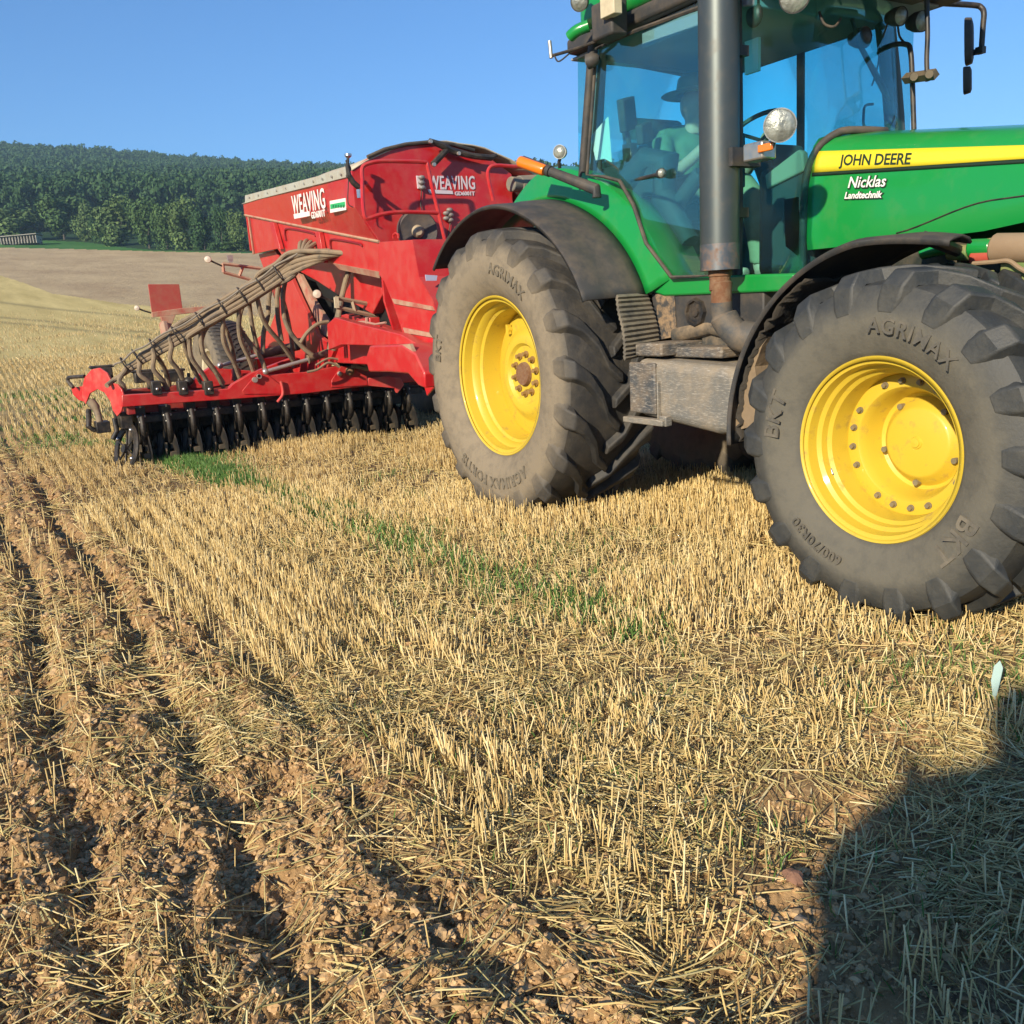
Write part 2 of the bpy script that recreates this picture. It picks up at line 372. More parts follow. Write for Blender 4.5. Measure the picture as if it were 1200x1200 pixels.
def shade_ground(name, kind):
    m = bpy.data.materials.new(name); m.use_nodes = True; t = m.node_tree; N = t.nodes; L = t.links; b = N['Principled BSDF']
    b.inputs['Roughness'].default_value = 0.95; b.inputs['Specular IOR Level'].default_value = 0.15
    tc = N.new('ShaderNodeTexCoord'); co = tc.outputs['Object']
    def noise(sc, det=6.0, rg=0.6, src=None):
        n = N.new('ShaderNodeTexNoise'); n.inputs['Scale'].default_value = sc; n.inputs['Detail'].default_value = det; n.inputs['Roughness'].default_value = rg; L.new(src or co, n.inputs['Vector']); return n.outputs[0]
    def rmp(s, lo, hi, a=0.0, bb=1.0):
        r = N.new('ShaderNodeMapRange'); r.inputs[1].default_value = lo; r.inputs[2].default_value = hi; r.inputs[3].default_value = a; r.inputs[4].default_value = bb; L.new(s, r.inputs[0]); return r.outputs[0]
    def mix(a, c, f):
        mx = N.new('ShaderNodeMix'); mx.data_type = 'RGBA'
        for s, val in ((6, a), (7, c)):
            if isinstance(val, tuple): mx.inputs[s].default_value = val
            else: L.new(val, mx.inputs[s])
        L.new(f, mx.inputs[0]); return mx.outputs[2]
    def at_(n): q = N.new('ShaderNodeAttribute'); q.attribute_name = n; return q.outputs['Fac']
    if kind == 'stubble':
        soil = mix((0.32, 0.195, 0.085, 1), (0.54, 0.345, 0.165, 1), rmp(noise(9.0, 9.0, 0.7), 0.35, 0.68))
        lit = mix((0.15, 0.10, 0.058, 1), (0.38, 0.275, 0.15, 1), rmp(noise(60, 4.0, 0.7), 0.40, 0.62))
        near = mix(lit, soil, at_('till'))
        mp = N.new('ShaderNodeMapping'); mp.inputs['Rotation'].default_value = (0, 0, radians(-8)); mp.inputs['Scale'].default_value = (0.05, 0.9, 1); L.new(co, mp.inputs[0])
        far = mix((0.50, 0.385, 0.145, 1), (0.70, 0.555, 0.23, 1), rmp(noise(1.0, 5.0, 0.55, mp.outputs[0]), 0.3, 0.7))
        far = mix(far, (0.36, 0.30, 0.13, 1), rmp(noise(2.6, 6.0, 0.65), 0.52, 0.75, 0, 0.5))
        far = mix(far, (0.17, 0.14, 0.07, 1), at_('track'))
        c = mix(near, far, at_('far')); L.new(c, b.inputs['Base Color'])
        hb = noise(38, 10.0, 0.75); dist = 0.045
    elif kind == 'plough':
        mp = N.new('ShaderNodeMapping'); mp.inputs['Rotation'].default_value = (0, 0, radians(28)); mp.inputs['Scale'].default_value = (0.012, 0.22, 1); L.new(co, mp.inputs[0])
        a = mix((0.40, 0.285, 0.160, 1), (0.53, 0.40, 0.225, 1), rmp(noise(1.0, 7.0, 0.62, mp.outputs[0]), 0.34, 0.66))
        a = mix(a, (0.52, 0.42, 0.24, 1), rmp(noise(0.05, 4.0), 0.55, 0.8, 0, 0.5)); L.new(a, b.inputs['Base Color'])
        hb = noise(1.2, 8.0, 0.7); dist = 0.3
    elif kind == 'meadow':
        a = mix((0.045, 0.14, 0.028, 1), (0.075, 0.19, 0.04, 1), rmp(noise(0.15), 0.35, 0.65)); L.new(a, b.inputs['Base Color']); hb = noise(0.8); dist = 0.3
    else:
        a = mix((0.018, 0.045, 0.014, 1), (0.035, 0.07, 0.02, 1), rmp(noise(0.1), 0.35, 0.65)); L.new(a, b.inputs['Base Color']); hb = noise(0.5); dist = 0.5
    bn = N.new('ShaderNodeBump'); bn.inputs['Strength'].default_value = 0.6; bn.inputs['Distance'].default_value = dist
    L.new(hb, bn.inputs['Height']); L.new(bn.outputs[0], b.inputs['Normal'])
    return m
# polar grid about the observer: fine in front, coarse all round
tf = np.concatenate([np.linspace(-pi, -0.75, 60, endpoint=False), np.linspace(-0.75, 0.75, 1250, endpoint=False), np.linspace(0.75, pi, 61)])
rr = [0.35]
while rr[-1] < 900:
    r = rr[-1]; rr.append(r+max(0.011, r*0.0062) if r < 9 else r*(1.0075 if r < 60 else 1.011))
rr = np.array(rr); NT, NR = len(tf), len(rr)
TH, RR = np.meshgrid(tf, rr); X = CAM[0]+RR*np.cos(TH+YAW); Y = CAM[1]+RR*np.sin(TH+YAW)
TLB = 0*X
for u_, v_, r_ in ((1045, 860, 0.16), (1000, 950, 0.15), (925, 940, 0.13), (1085, 920, 0.12), (930, 1060, 0.14), (640, 1150, 0.16), (1010, 1180, 0.12)):
    q = at(u_, v_, z=0.0); TLB = np.maximum(TLB, np.exp(-(((X-q.x)**2+(Y-q.y)**2)/r_**2)**1.5))
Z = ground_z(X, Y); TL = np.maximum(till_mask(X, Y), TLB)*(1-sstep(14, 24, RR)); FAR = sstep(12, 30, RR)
TRK = np.zeros_like(X)
for pts in ([(-60, 366), (60, 377), (125, 384), (190, 392), (250, 399)], [(-60, 371), (60, 383), (125, 390), (190, 398), (250, 405)], [(-60, 345), (60, 362), (150, 370), (230, 378)]):
    P = np.array([at_terrain(*p)[:2] for p in pts])
    for i in range(len(P)-1):
        a, c = P[i], P[i+1]; d = c-a; L2 = (d**2).sum(); t = np.clip(((X-a[0])*d[0]+(Y-a[1])*d[1])/L2, 0, 1)
        q = np.hypot(X-a[0]-t*d[0], Y-a[1]-t*d[1]); TRK = np.maximum(TRK, 0.5*np.exp(-(q/0.32)**2))
fr = (RR[:-1, :-1]+RR[1:, 1:])/2; ft = (TH[:-1, :-1]+TH[1:, 1:])/2
by = np.interp(ft, *BY); bp = np.interp(ft, *BP); bm_ = np.maximum(np.interp(ft, *BM), bp+1.5)
zone = np.where(fr < by, 0, np.where(fr < bp, 1, np.where(fr < bm_, 2, 3)))
I = np.arange(NR*NT).reshape(NR, NT)
quads = np.stack([I[:-1, :-1], I[:-1, 1:], I[1:, 1:], I[1:, :-1]], -1)
allv = np.stack([X, Y, Z], -1).reshape(-1, 3)
for zi, (nm, kd) in enumerate((('stubble_field', 'stubble'), ('ploughed_field', 'plough'), ('meadow', 'meadow'), ('hill', 'hill'))):
    q = quads[zone == zi].reshape(-1, 4); used = np.unique(q); remap = np.full(NR*NT, -1); remap[used] = np.arange(len(used))
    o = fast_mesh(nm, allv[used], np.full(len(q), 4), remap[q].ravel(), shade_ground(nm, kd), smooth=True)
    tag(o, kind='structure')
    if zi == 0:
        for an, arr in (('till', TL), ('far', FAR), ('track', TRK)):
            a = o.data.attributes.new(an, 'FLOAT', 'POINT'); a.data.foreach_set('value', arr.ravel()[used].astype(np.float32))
# disc under the observer closes the sheet
mb = MB(); mb.add([(CAM[0]+0.36*cos(a), CAM[1]+0.36*sin(a), float(ground_z(CAM[0]+0.36*cos(a), CAM[1]+0.36*sin(a)))-0.002) for a in np.linspace(0, 2*pi, 24, endpoint=False)], [tuple(range(24))])
tag(build('ground_patch', mb, bpy.data.materials['ploughed_field'], fixn=False), kind='structure')

# ================================================================== stubble, straw, grass, clods
def straw_mat(name, stops, transl=0.0):
    m = bpy.data.materials.new(name); m.use_nodes = True; t = m.node_tree; N = t.nodes; L = t.links; b = N['Principled BSDF']
    g = N.new('ShaderNodeNewGeometry'); r = N.new('ShaderNodeValToRGB'); L.new(g.outputs['Random Per Island'], r.inputs[0])
    e = r.color_ramp.elements; e[0].position = 0; e[0].color = stops[0]; e[1].position = 1; e[1].color = stops[-1]
    for i, s in enumerate(stops[1:-1]): q = e.new((i+1)/(len(stops)-1)); q.color = s
    L.new(r.outputs[0], b.inputs['Base Color']); b.inputs['Roughness'].default_value = 0.55; b.inputs['Specular IOR Level'].default_value = 0.35
    return m
STRAW = straw_mat('straw', [(0.26, 0.155, 0.05, 1), (0.57, 0.40, 0.15, 1), (0.72, 0.53, 0.22, 1), (0.84, 0.68, 0.36, 1), (0.45, 0.31, 0.12, 1), (0.66, 0.49, 0.20, 1)])
STRAWD = straw_mat('weathered_straw', [(0.20, 0.13, 0.055, 1), (0.48, 0.35, 0.14, 1), (0.68, 0.52, 0.23, 1), (0.36, 0.32, 0.12, 1), (0.80, 0.66, 0.36, 1)])
GRASS = straw_mat('young_grass', [(0.06, 0.14, 0.03, 1), (0.09, 0.20, 0.04, 1), (0.15, 0.25, 0.06, 1), (0.07, 0.17, 0.035, 1)])
SOIL = straw_mat('soil_clod', [(0.30, 0.175, 0.075, 1), (0.46, 0.29, 0.135, 1), (0.58, 0.385, 0.19, 1)])
def sticks(P, D, ln, rad, n=4, bend=0.0, taper=0.9):
    """one closed little tube per stalk, as arrays: base points, unit directions, lengths, radii"""
    m = len(P); D = D/np.linalg.norm(D, axis=1)[:, None]
    ref = np.where(np.abs(D[:, 2:3]) < 0.8, np.array([[0, 0, 1.0]]), np.array([[1.0, 0, 0]]))
    A = np.cross(D, ref); A /= np.linalg.norm(A, axis=1)[:, None]; B = np.cross(D, A)
    rings = 3 if bend else 2; a = 2*pi*np.arange(n)/n; vs = []
    ph = rng.uniform(0, 2*pi, m); bv = (A*np.cos(ph)[:, None]+B*np.sin(ph)[:, None])
    for k in range(rings):
        t = k/(rings-1); c = P+D*(ln*t)[:, None]+(bv*(bend*ln*(t*t))[:, None] if bend else 0)
        rk = rad*(1-(1-taper)*t)
        for j in range(n): vs.append(c+(A*cos(a[j])+B*sin(a[j]))*rk[:, None])
    vs = np.stack(vs, 1); base = np.arange(m)[:, None]*(rings*n)
    q = []
    for k in range(rings-1):
        for j in range(n): q.append([k*n+j, k*n+(j+1) % n, (k+1)*n+(j+1) % n, (k+1)*n+j])
    q = np.array(q).reshape(1, -1); lq = (base+q).ravel()
    cap = np.array([(rings-1)*n+j for j in range(n)]).reshape(1, -1); lc = (base+cap).ravel()
    nq = n*(rings-1); sizes = np.concatenate([np.full(m*nq, 4), np.full(m, n)])
    return vs.reshape(-1, 3), sizes, np.concatenate([lq, lc])
def ribbons(P, D, ln, wid, droop=0.3):
    m = len(P); D = D/np.linalg.norm(D, axis=1)[:, None]; S = np.cross(D, rng.normal(size=(m, 3))); S /= np.linalg.norm(S, axis=1)[:, None]
    vs = []
    for t, wk in ((0, 0.7), (0.5, 1.0), (1.0, 0.15)):
        c = P+D*(ln*t)[:, None]; c[:, 2] -= droop*ln*t*t
        vs += [c-S*(wid*wk/2)[:, None], c+S*(wid*wk/2)[:, None]]
    vs = np.stack(vs, 1); base = np.arange(m)[:, None]*6; q = np.array([[0, 1, 3, 2, 2, 3, 5, 4]]); return vs.reshape(-1, 3), np.full(2*m, 4), (base+q).ravel()
def join(parts):
    vs = []; sz = []; lp = []; n = 0
    for v, s, l in parts: vs.append(v); sz.append(s); lp.append(l+n); n += len(v)
    return np.concatenate(vs), np.concatenate(sz), np.concatenate(lp)
def fan(n, r0, r1, tmin=None, tmax=None, p=1.0):
    tmin = tmin if tmin is not None else (-0.78 if r0 < 5 else -0.62); tmax = tmax if tmax is not None else (0.95 if r0 < 5 else 0.75)
    """random ground points in the sector seen from here, even per square metre"""
    r = np.sqrt(rng.uniform(r0*r0, r1*r1, n)); t = YAW+rng.uniform(tmin, tmax, n)
    return CAM[0]+r*np.cos(t), CAM[1]+r*np.sin(t)
BARE = [(at(u_, v_, z=0.0), r_) for u_, v_, r_ in ((1045, 860, 0.16), (1000, 950, 0.15), (925, 940, 0.13), (1085, 920, 0.12), (930, 1060, 0.14), (640, 1150, 0.16), (1010, 1180, 0.12))]
def bare2(x, y):
    k = 0
    for q, r_ in BARE: k = np.maximum(k, np.exp(-(((x-q.x)**2+(y-q.y)**2)/r_**2)**1.5))
    return k
def crushed(x, y):
    """where wheels have flattened the stubble"""
    c = sstep(0.50, 0.66, fbm(x, y, 0.8, 3, 55))
    for hx, hy, hr in ((3.2, -1.9, 0.7), (3.6, -2.6, 0.6), (2.6, -2.6, 0.5), (4.2, -2.2, 0.6), (1.8, -2.9, 0.35)):
        c = np.maximum(c, 0.92*np.exp(-((x-hx)**2+(y-hy)**2)/hr**2))
    return c
def in_wheel(x, y): # stalks do not grow through the tyres' contact patches
    k = np.zeros(len(x), bool)
    for cx, cy, hw, hl in ((0, -1.02, 0.37, 0.30), (3.02, -0.935, 0.32, 0.25), (0, 0.82, 0.37, 0.3), (3.02, 0.735, 0.32, 0.25)):
        k |= (np.abs(x-cx) < hl) & (np.abs(y-cy) < hw)
    return k
def standing(n, r0, r1, sides, thick, hmul=1.0, fade=None):
    x, y = fan(n, r0, r1)
    if fade: q = np.hypot(x-CAM[0], y-CAM[1]); q = rng.uniform(0, 1, n) < 1-sstep(fade, r1, q); x, y = x[q], y[q]; n = len(x)
    row = 0.128; yr = y+0.02*x; k = np.round(yr/row); y = k*row-0.02*x+rng.normal(0, 0.017, n)
    # tufts: gather the stems of a plant
    tx = np.round(x/0.035)*0.035; x = tx+rng.normal(0, 0.010, n)
    rr0 = np.hypot(x-CAM[0], y-CAM[1]); bare = sstep(0.54, 0.66, fbm(x, y, 2.7, 3, 66))*(1-sstep(3.0, 5.0, rr0)); strip = np.exp(-((y-np.interp(x, [-7.2, -5.5, -2.5, 2.4], [-2.75, -2.62, -2.45, -2.15]))/0.2)**2)*(1-sstep(-2.0, 0.5, x))*sstep(-9, -7, x)
    dens = (1-till_mask(x, y)*0.955)*(1-0.85*bare)*(0.50+0.5*sstep(2.2, 4.2, rr0))*(1-0.75*strip)*(1-0.8*crushed(x, y))*(1-bare2(x, y))*(1-0.6*sstep(3.4, 4.0, x)*sstep(-3.7, -3.3, y)*sstep(-1.2, -1.8, y))*sstep(0.12, 0.42, fbm(x, y, 6.0, 2, 77))
    keep = (rng.uniform(0, 1, n) < dens) & ~in_wheel(x, y); x, y = x[keep], y[keep]; m = len(x)
    c = crushed(x, y); lean = 0.10+0.22*c+0.35*(rng.uniform(0, 1, m) < 0.10)
    D = np.stack([rng.normal(0, 1, m)*lean, rng.normal(0, 1, m)*lean, np.ones(m)], 1)
    h = (0.112+0.028*rng.normal(size=m)+0.022*sstep(2.5, 5, np.hypot(x-CAM[0], y-CAM[1])))*(1-0.25*c)*hmul*(0.85+0.3*fbm(x, y, 0.7, 2, 13)); h = np.clip(h, 0.04, 0.24)
    P = np.stack([x, y, ground_z(x, y)-0.015], 1)
    return sticks(P, D, h+0.015, rng.uniform(0.75, 1.25, m)*thick, sides, taper=0.92)
parts = [standing(46000, 1.0, 4.0, 6, 0.0021, 0.92), standing(115000, 4.0, 8.0, 4, 0.0022, 0.88)]
o = fast_mesh('near_stubble', *join(parts), STRAW, smooth=True); tag(o, 'short upright cut straw stalks standing close in front of the tractor', 'stubble', kind='stuff')
parts = [standing(160000, 8.0, 15.0, 3, 0.0031, 0.82), standing(120000, 15.0, 30.0, 3, 0.0065, 0.75), standing(150000, 28.0, 62.0, 3, 0.010, 0.6, 26)]
o = fast_mesh('far_stubble', *join(parts), STRAW, smooth=True); tag(o, 'cut straw stalks covering the field around and beyond the machines', 'stubble', kind='stuff')

def lying(n, r0, r1, l0, l1, th, sides=4, rib=0.35, prefer=0.0):
    x, y = fan(n, r0, r1); T = till_mask(x, y); c = crushed(x, y)
    clump = sstep(0.36, 0.62, fbm(x, y, 2.4, 3, 91))
    keep = rng.uniform(0, 1, n) < np.clip((0.30+0.55*clump+0.4*c)*(1-0.62*T*sstep(0.30, 0.62, fbm(x, y, 1.6, 3, 123)))*(1-0.75*bare2(x, y)), 0, 1); x, y = x[keep], y[keep]; m = len(x)
    ln = rng.uniform(l0, l1, m)*rng.uniform(0.5, 1.0, m); az = rng.uniform(0, 2*pi, m)
    # neighbouring straws tend to lie the same way
    az = np.where(rng.uniform(0, 1, m) < 0.5, fbm(x, y, 1.7, 2, 99)*9+rng.normal(0, 0.35, m), az)
    x2 = x+np.cos(az)*ln; y2 = y+np.sin(az)*ln
    lift = np.abs(rng.normal(0, 0.016, m))+0.004; z1 = ground_z(x, y)+lift; z2 = ground_z(x2, y2)+np.abs(rng.normal(0, 0.022, m))+0.004
    zm = ground_z((x+x2)/2, (y+y2)/2)+0.004; up = np.maximum(0, zm-(z1+z2)/2); z1 += up; z2 += up
    D = np.stack([x2-x, y2-y, z2-z1], 1); P = np.stack([x, y, z1], 1); k = rng.uniform(0, 1, m) > rib
    a = sticks(P[k], D[k], np.linalg.norm(D[k], axis=1), rng.uniform(0.6, 1.2, k.sum())*th, sides, bend=0.06)
    k = ~k; b = ribbons(P[k], D[k], np.linalg.norm(D[k], axis=1)*0.8, rng.uniform(0.7, 1.6, k.sum())*th*2.0, 0.05)
    return [a, b]
parts = lying(27000, 0.9, 3.3, 0.04, 0.22, 0.0020, 5)+lying(47000, 0.9, 3.8, 0.012, 0.07, 0.0013, 3, 0.6)+lying(46000, 3.2, 7.0, 0.06, 0.24, 0.0024, 4)+lying(34000, 7, 14, 0.06, 0.26, 0.0034, 3)
o = fast_mesh('loose_straw', *join(parts), STRAWD, smooth=True); tag(o, 'loose straw and chaff lying crosswise over soil and stubble', 'straw', kind='stuff')

# young grass in the strip that runs from the drill towards the front wheel
def grass(n, x0, x1, yc, sd, hgt, wd, fade=True):
    x = rng.uniform(x0, x1, n); t = (x-x0)/(x1-x0)
    c = np.interp(x, yc[0], yc[1]); y = c+rng.normal(0, sd, n)
    d = sstep(0.42, 0.60, fbm(x, y, 2.0, 3, 21))
    dens = np.clip(1-1.35*t, 0.05, 1)*(0.65+0.35*d) if fade else d; k = rng.uniform(0, 1, n) < dens; x, y = x[k], y[k]; m = len(x)
    P = np.stack([x, y, ground_z(x, y)-0.005], 1); D = np.stack([rng.normal(0, 0.35, m), rng.normal(0, 0.35, m), np.ones(m)], 1)
    return ribbons(P, D, rng.uniform(0.5, 1.0, m)*hgt, rng.uniform(0.6, 1.2, m)*wd, 0.15)
parts = [grass(90000, -7.2, 2.6, ([-7.2, -5.5, -2.5, 2.4], [-2.75, -2.62, -2.45, -2.15]), 0.11, 0.15, 0.007), grass(9000, -6.5, -1.5, ([-7, 0], [-2.35, -2.2]), 0.15, 0.13, 0.006),
         grass(9000, -3.0, 4.5, ([-3, 4.5], [-1.9, -1.6]), 0.6, 0.10, 0.005, False), grass(2500, 0.5, 5.0, ([0.5, 5], [-2.9, -2.6]), 0.5, 0.08, 0.004, False),
         grass(16000, -16, -6.5, ([-16, -6], [-3.3, -2.8]), 0.5, 0.12, 0.010, False)]
o = fast_mesh('young_grass', *join(parts), GRASS); tag(o, 'bright green strip of young grass growing in the stubble in front of the drill', 'grass', kind='stuff')

# clods
ico = bmesh.new(); bmesh.ops.create_icosphere(ico, subdivisions=2, radius=1.0); IV = np.array([v.co[:] for v in ico.verts]); IF = np.array([[v.index for v in f.verts] for f in ico.faces]); ico.free()
def clods(n, r0, r1, s0, s1):
    x, y = fan(n, r0, r1); T = np.maximum(till_mask(x, y), 0.6*bare2(x, y)); k = rng.uniform(0, 1, n) < 0.10+0.90*T**2; x, y = x[k], y[k]; m = len(x)
    s = s0*(s1/s0)**(rng.uniform(0, 1, m)**3.2); nz = rng.uniform(0.45, 1.35, (12, len(IV)))
    V_ = IV[None]*s[:, None, None]*nz[rng.integers(0, 12, m)][:, :, None]*np.stack([rng.uniform(0.7, 1.2, m), rng.uniform(0.7, 1.2, m), rng.uniform(0.5, 0.9, m)], 1)[:, None, :]
    a = rng.uniform(0, 6.28, m); c, s_ = np.cos(a)[:, None], np.sin(a)[:, None]; xx = V_[..., 0]*c-V_[..., 1]*s_; yy = V_[..., 0]*s_+V_[..., 1]*c
    z = ground_z(x, y)+s*0.15
    vs = np.stack([xx+x[:, None], yy+y[:, None], V_[..., 2]+z[:, None]], -1).reshape(-1, 3)
    f = (IF[None]+np.arange(m)[:, None, None]*len(IV)).ravel(); return vs, np.full(m*len(IF), 3), f
o = fast_mesh('soil_clods', *join([clods(150000, 0.9, 3.2, 0.0014, 0.018), clods(62000, 3.0, 6.0, 0.004, 0.026), clods(12000, 6, 11, 0.010, 0.034)]), SOIL, smooth=False); tag(o, 'crumbly brown clods of earth thrown up along the furrows', 'soil', kind='stuff')

# ================================================================== trees and the wooded hill
def leaf_mat(name, cs, tr=0.25):
    m = bpy.data.materials.new(name); m.use_nodes = True; t = m.node_tree; N = t.nodes; L = t.links; b = N['Principled BSDF']
    g = N.new('ShaderNodeNewGeometry'); r = N.new('ShaderNodeValToRGB'); L.new(g.outputs['Random Per Island'], r.inputs[0])
    e = r.color_ramp.elements; e[0].color = cs[0]; e[1].color = cs[-1]
    for i, s in enumerate(cs[1:-1]): q = e.new((i+1)/(len(cs)-1)); q.color = s
    tc = N.new('ShaderNodeTexCoord'); n = N.new('ShaderNodeTexNoise'); n.inputs['Scale'].default_value = 0.045; n.inputs['Detail'].default_value = 3; L.new(tc.outputs['Object'], n.inputs['Vector'])
    mr = N.new('ShaderNodeMapRange'); mr.inputs[1].default_value = 0.3; mr.inputs[2].default_value = 0.7; mr.inputs[3].default_value = 0.65; mr.inputs[4].default_value = 1.35; L.new(n.outputs[0], mr.inputs[0])
    hs = N.new('ShaderNodeHueSaturation'); L.new(mr.outputs[0], hs.inputs['Value']); L.new(r.outputs[0], hs.inputs['Color']); L.new(hs.outputs[0], b.inputs['Base Color'])
    b.inputs['Roughness'].default_value = 0.7; b.inputs['Specular IOR Level'].default_value = 0.2; return m
LEAF_D = leaf_mat('wood_leaves', [(0.024, 0.062, 0.022, 1), (0.038, 0.086, 0.028, 1), (0.055, 0.110, 0.034, 1), (0.030, 0.074, 0.026, 1)])
LEAF_L = leaf_mat('light_leaves', [(0.065, 0.115, 0.038, 1), (0.09, 0.145, 0.045, 1), (0.12, 0.175, 0.055, 1)])
LEAF_M = leaf_mat('mid_leaves', [(0.045, 0.09, 0.028, 1), (0.065, 0.125, 0.036, 1), (0.09, 0.15, 0.045, 1)])
LEAF_O = leaf_mat('orange_leaves', [(0.20, 0.14, 0.05, 1), (0.28, 0.17, 0.06, 1), (0.16, 0.15, 0.05, 1)])
BARK = mat('bark', (0.10, 0.085, 0.065), 0.9)
def crown(nl, size, lobes, R=1.0, H=1.0, seed=0):
    """leaf clumps spread over overlapping lobes; unit crown, returned as quads (n,4,3)"""
    g = np.random.default_rng(seed); C = []
    for _ in range(lobes):
        a = g.uniform(0, 2*pi); r = g.uniform(0.15, 0.62); C.append((r*cos(a)*R, r*sin(a)*R, g.uniform(-0.75, 0.75)*H, g.uniform(0.28, 0.52)))
    C = np.array(C); k = g.integers(0, lobes, nl); d = g.normal(size=(nl, 3)); d /= np.linalg.norm(d, axis=1)[:, None]
    rad = C[k, 3]*(g.uniform(0.55, 1.08, nl)); p = C[k, :3]+d*rad[:, None]*np.array([R, R, H])*1.0
    nrm = d+g.normal(0, 0.45, (nl, 3)); nrm /= np.linalg.norm(nrm, axis=1)[:, None]
    a = np.cross(nrm, g.normal(size=(nl, 3))); a /= np.linalg.norm(a, axis=1)[:, None]; b = np.cross(nrm, a); s = size*g.uniform(0.5, 1.2, nl)[:, None]
    return np.stack([p-a*s-b*s*0.6, p+a*s-b*s*0.6, p+a*s*0.7+b*s*0.7, p-a*s*0.6+b*s*0.8], 1)
def crown_arrays(Q): n = len(Q); return Q.reshape(-1, 3), np.full(n, 4), np.arange(n*4)
nw = 19000
d0 = FW*FPX+RT*(-160-600); d1 = FW*FPX+RT*(780-600); a0 = wrap(atan2(d0[1], d0[0])); a1 = wrap(atan2(d1[1], d1[0]))
t = rng.uniform(min(a0, a1), max(a0, a1), nw); r = np.sqrt(rng.uniform((R1+10)**2, (R2+30)**2, nw)); r = np.maximum(r, np.interp(t, *BM)+7)
x = CAM[0]+r*np.cos(YAW+t); y = CAM[1]+r*np.sin(YAW+t); z = terrain_z(x, y); sc = rng.uniform(2.0, 4.2, nw)*(0.75+0.5*fbm(x, y, 0.02, 2, 3)); ht = sc*rng.uniform(0.95, 1.4, nw)
def scatter(name, P, sc3, rot, srcs, ids):
    """stuff: a cloud of points that carries one of several crowns each"""
    me = bpy.data.meshes.new(name); me.vertices.add(len(P)); me.vertices.foreach_set('co', P.astype(np.float32).ravel())
    for an, tp_, dat in (('sc', 'FLOAT_VECTOR', sc3), ('rot', 'FLOAT_VECTOR', rot), ('pick', 'INT', ids)):
        q = me.attributes.new(an, tp_, 'POINT'); q.data.foreach_set('vector' if tp_ == 'FLOAT_VECTOR' else 'value', dat.astype(np.int32 if tp_ == 'INT' else np.float32).ravel())
    o = bpy.data.objects.new(name, me); col.objects.link(o)
    ng = bpy.data.node_groups.new(name+'_nodes', 'GeometryNodeTree'); ng.interface.new_socket('Geometry', in_out='INPUT', socket_type='NodeSocketGeometry'); ng.interface.new_socket('Geometry', in_out='OUTPUT', socket_type='NodeSocketGeometry')
    N = ng.nodes; L = ng.links; gi = N.new('NodeGroupInput'); go = N.new('NodeGroupOutput'); ip = N.new('GeometryNodeInstanceOnPoints'); jn = N.new('GeometryNodeGeometryToInstance')
    for s_ in srcs:
        oi = N.new('GeometryNodeObjectInfo'); oi.inputs['Object'].default_value = s_; L.new(oi.outputs['Geometry'], jn.inputs[0])
    def na(an, ty): q = N.new('GeometryNodeInputNamedAttribute'); q.data_type = ty; q.inputs[0].default_value = an; return q.outputs[0]
    L.new(gi.outputs[0], ip.inputs['Points']); L.new(jn.outputs[0], ip.inputs['Instance']); ip.inputs['Pick Instance'].default_value = True
    L.new(na('pick', 'INT'), ip.inputs['Instance Index']); L.new(na('rot', 'FLOAT_VECTOR'), ip.inputs['Rotation']); L.new(na('sc', 'FLOAT_VECTOR'), ip.inputs['Scale']); L.new(ip.outputs[0], go.inputs[0])
    md = o.modifiers.new('scatter', 'NODES'); md.node_group = ng; return o
srcs = []
for i in range(6):
    q = crown(900, 0.105, 10, seed=i); me_o = fast_mesh('crown_source', *crown_arrays(q), LEAF_D); col.objects.unlink(me_o); srcs.append(me_o)
o = scatter('wooded_slope', np.stack([x, y, z+5.5], 1), np.stack([sc, sc, ht], 1), np.stack([0*x, 0*x, rng.uniform(0, 6.28, nw)], 1), srcs, rng.integers(0, 6, nw))
tag(o, 'dark green wood covering the whole hillside behind the fields', 'wood', kind='stuff')
# the single trees along the foot of the wood
def edge_tree(name, u, v, H, Wd, m, label, trunk=True, nl=3800, seed=0, dist=None, leaf=0.055):
    x, y, z, r0 = at_terrain(u, 296); r_ = dist or (float(np.interp(wrap(atan2(y-CAM[1], x-CAM[0])), *BM))+4)
    th = atan2(y-CAM[1], x-CAM[0]); x = CAM[0]+r_*cos(th); y = CAM[1]+r_*sin(th); z = float(terrain_z(x, y))
    root = empty(name, (x, y, z)); tag(root, label, name.split('_')[-1] if name.split('_')[-1] != 'tree' else 'tree', 'trees along the foot of the wood')
    q = crown(nl, leaf, 13, seed=seed)*np.array([Wd/2, Wd/2, H*0.56])+np.array([0, 0, H*0.45])
    c = fast_mesh('crown', *crown_arrays(q), m, parent=root)
    mb = MB(); mb.tube([(0, 0, -0.4), (0.1, 0, H*0.25), (0, 0.1, H*0.6)], [0.025*H, 0.02*H, 0.008*H], 7)
    for k in range(4):
        a = k*1.7+seed; mb.tube([(0.05, 0, H*(0.22+0.06*k)), (cos(a)*Wd*0.2, sin(a)*Wd*0.2, H*(0.45+0.05*k))], [0.010*H, 0.004*H], 5)
    build('trunk', mb, BARK, root)
    return root

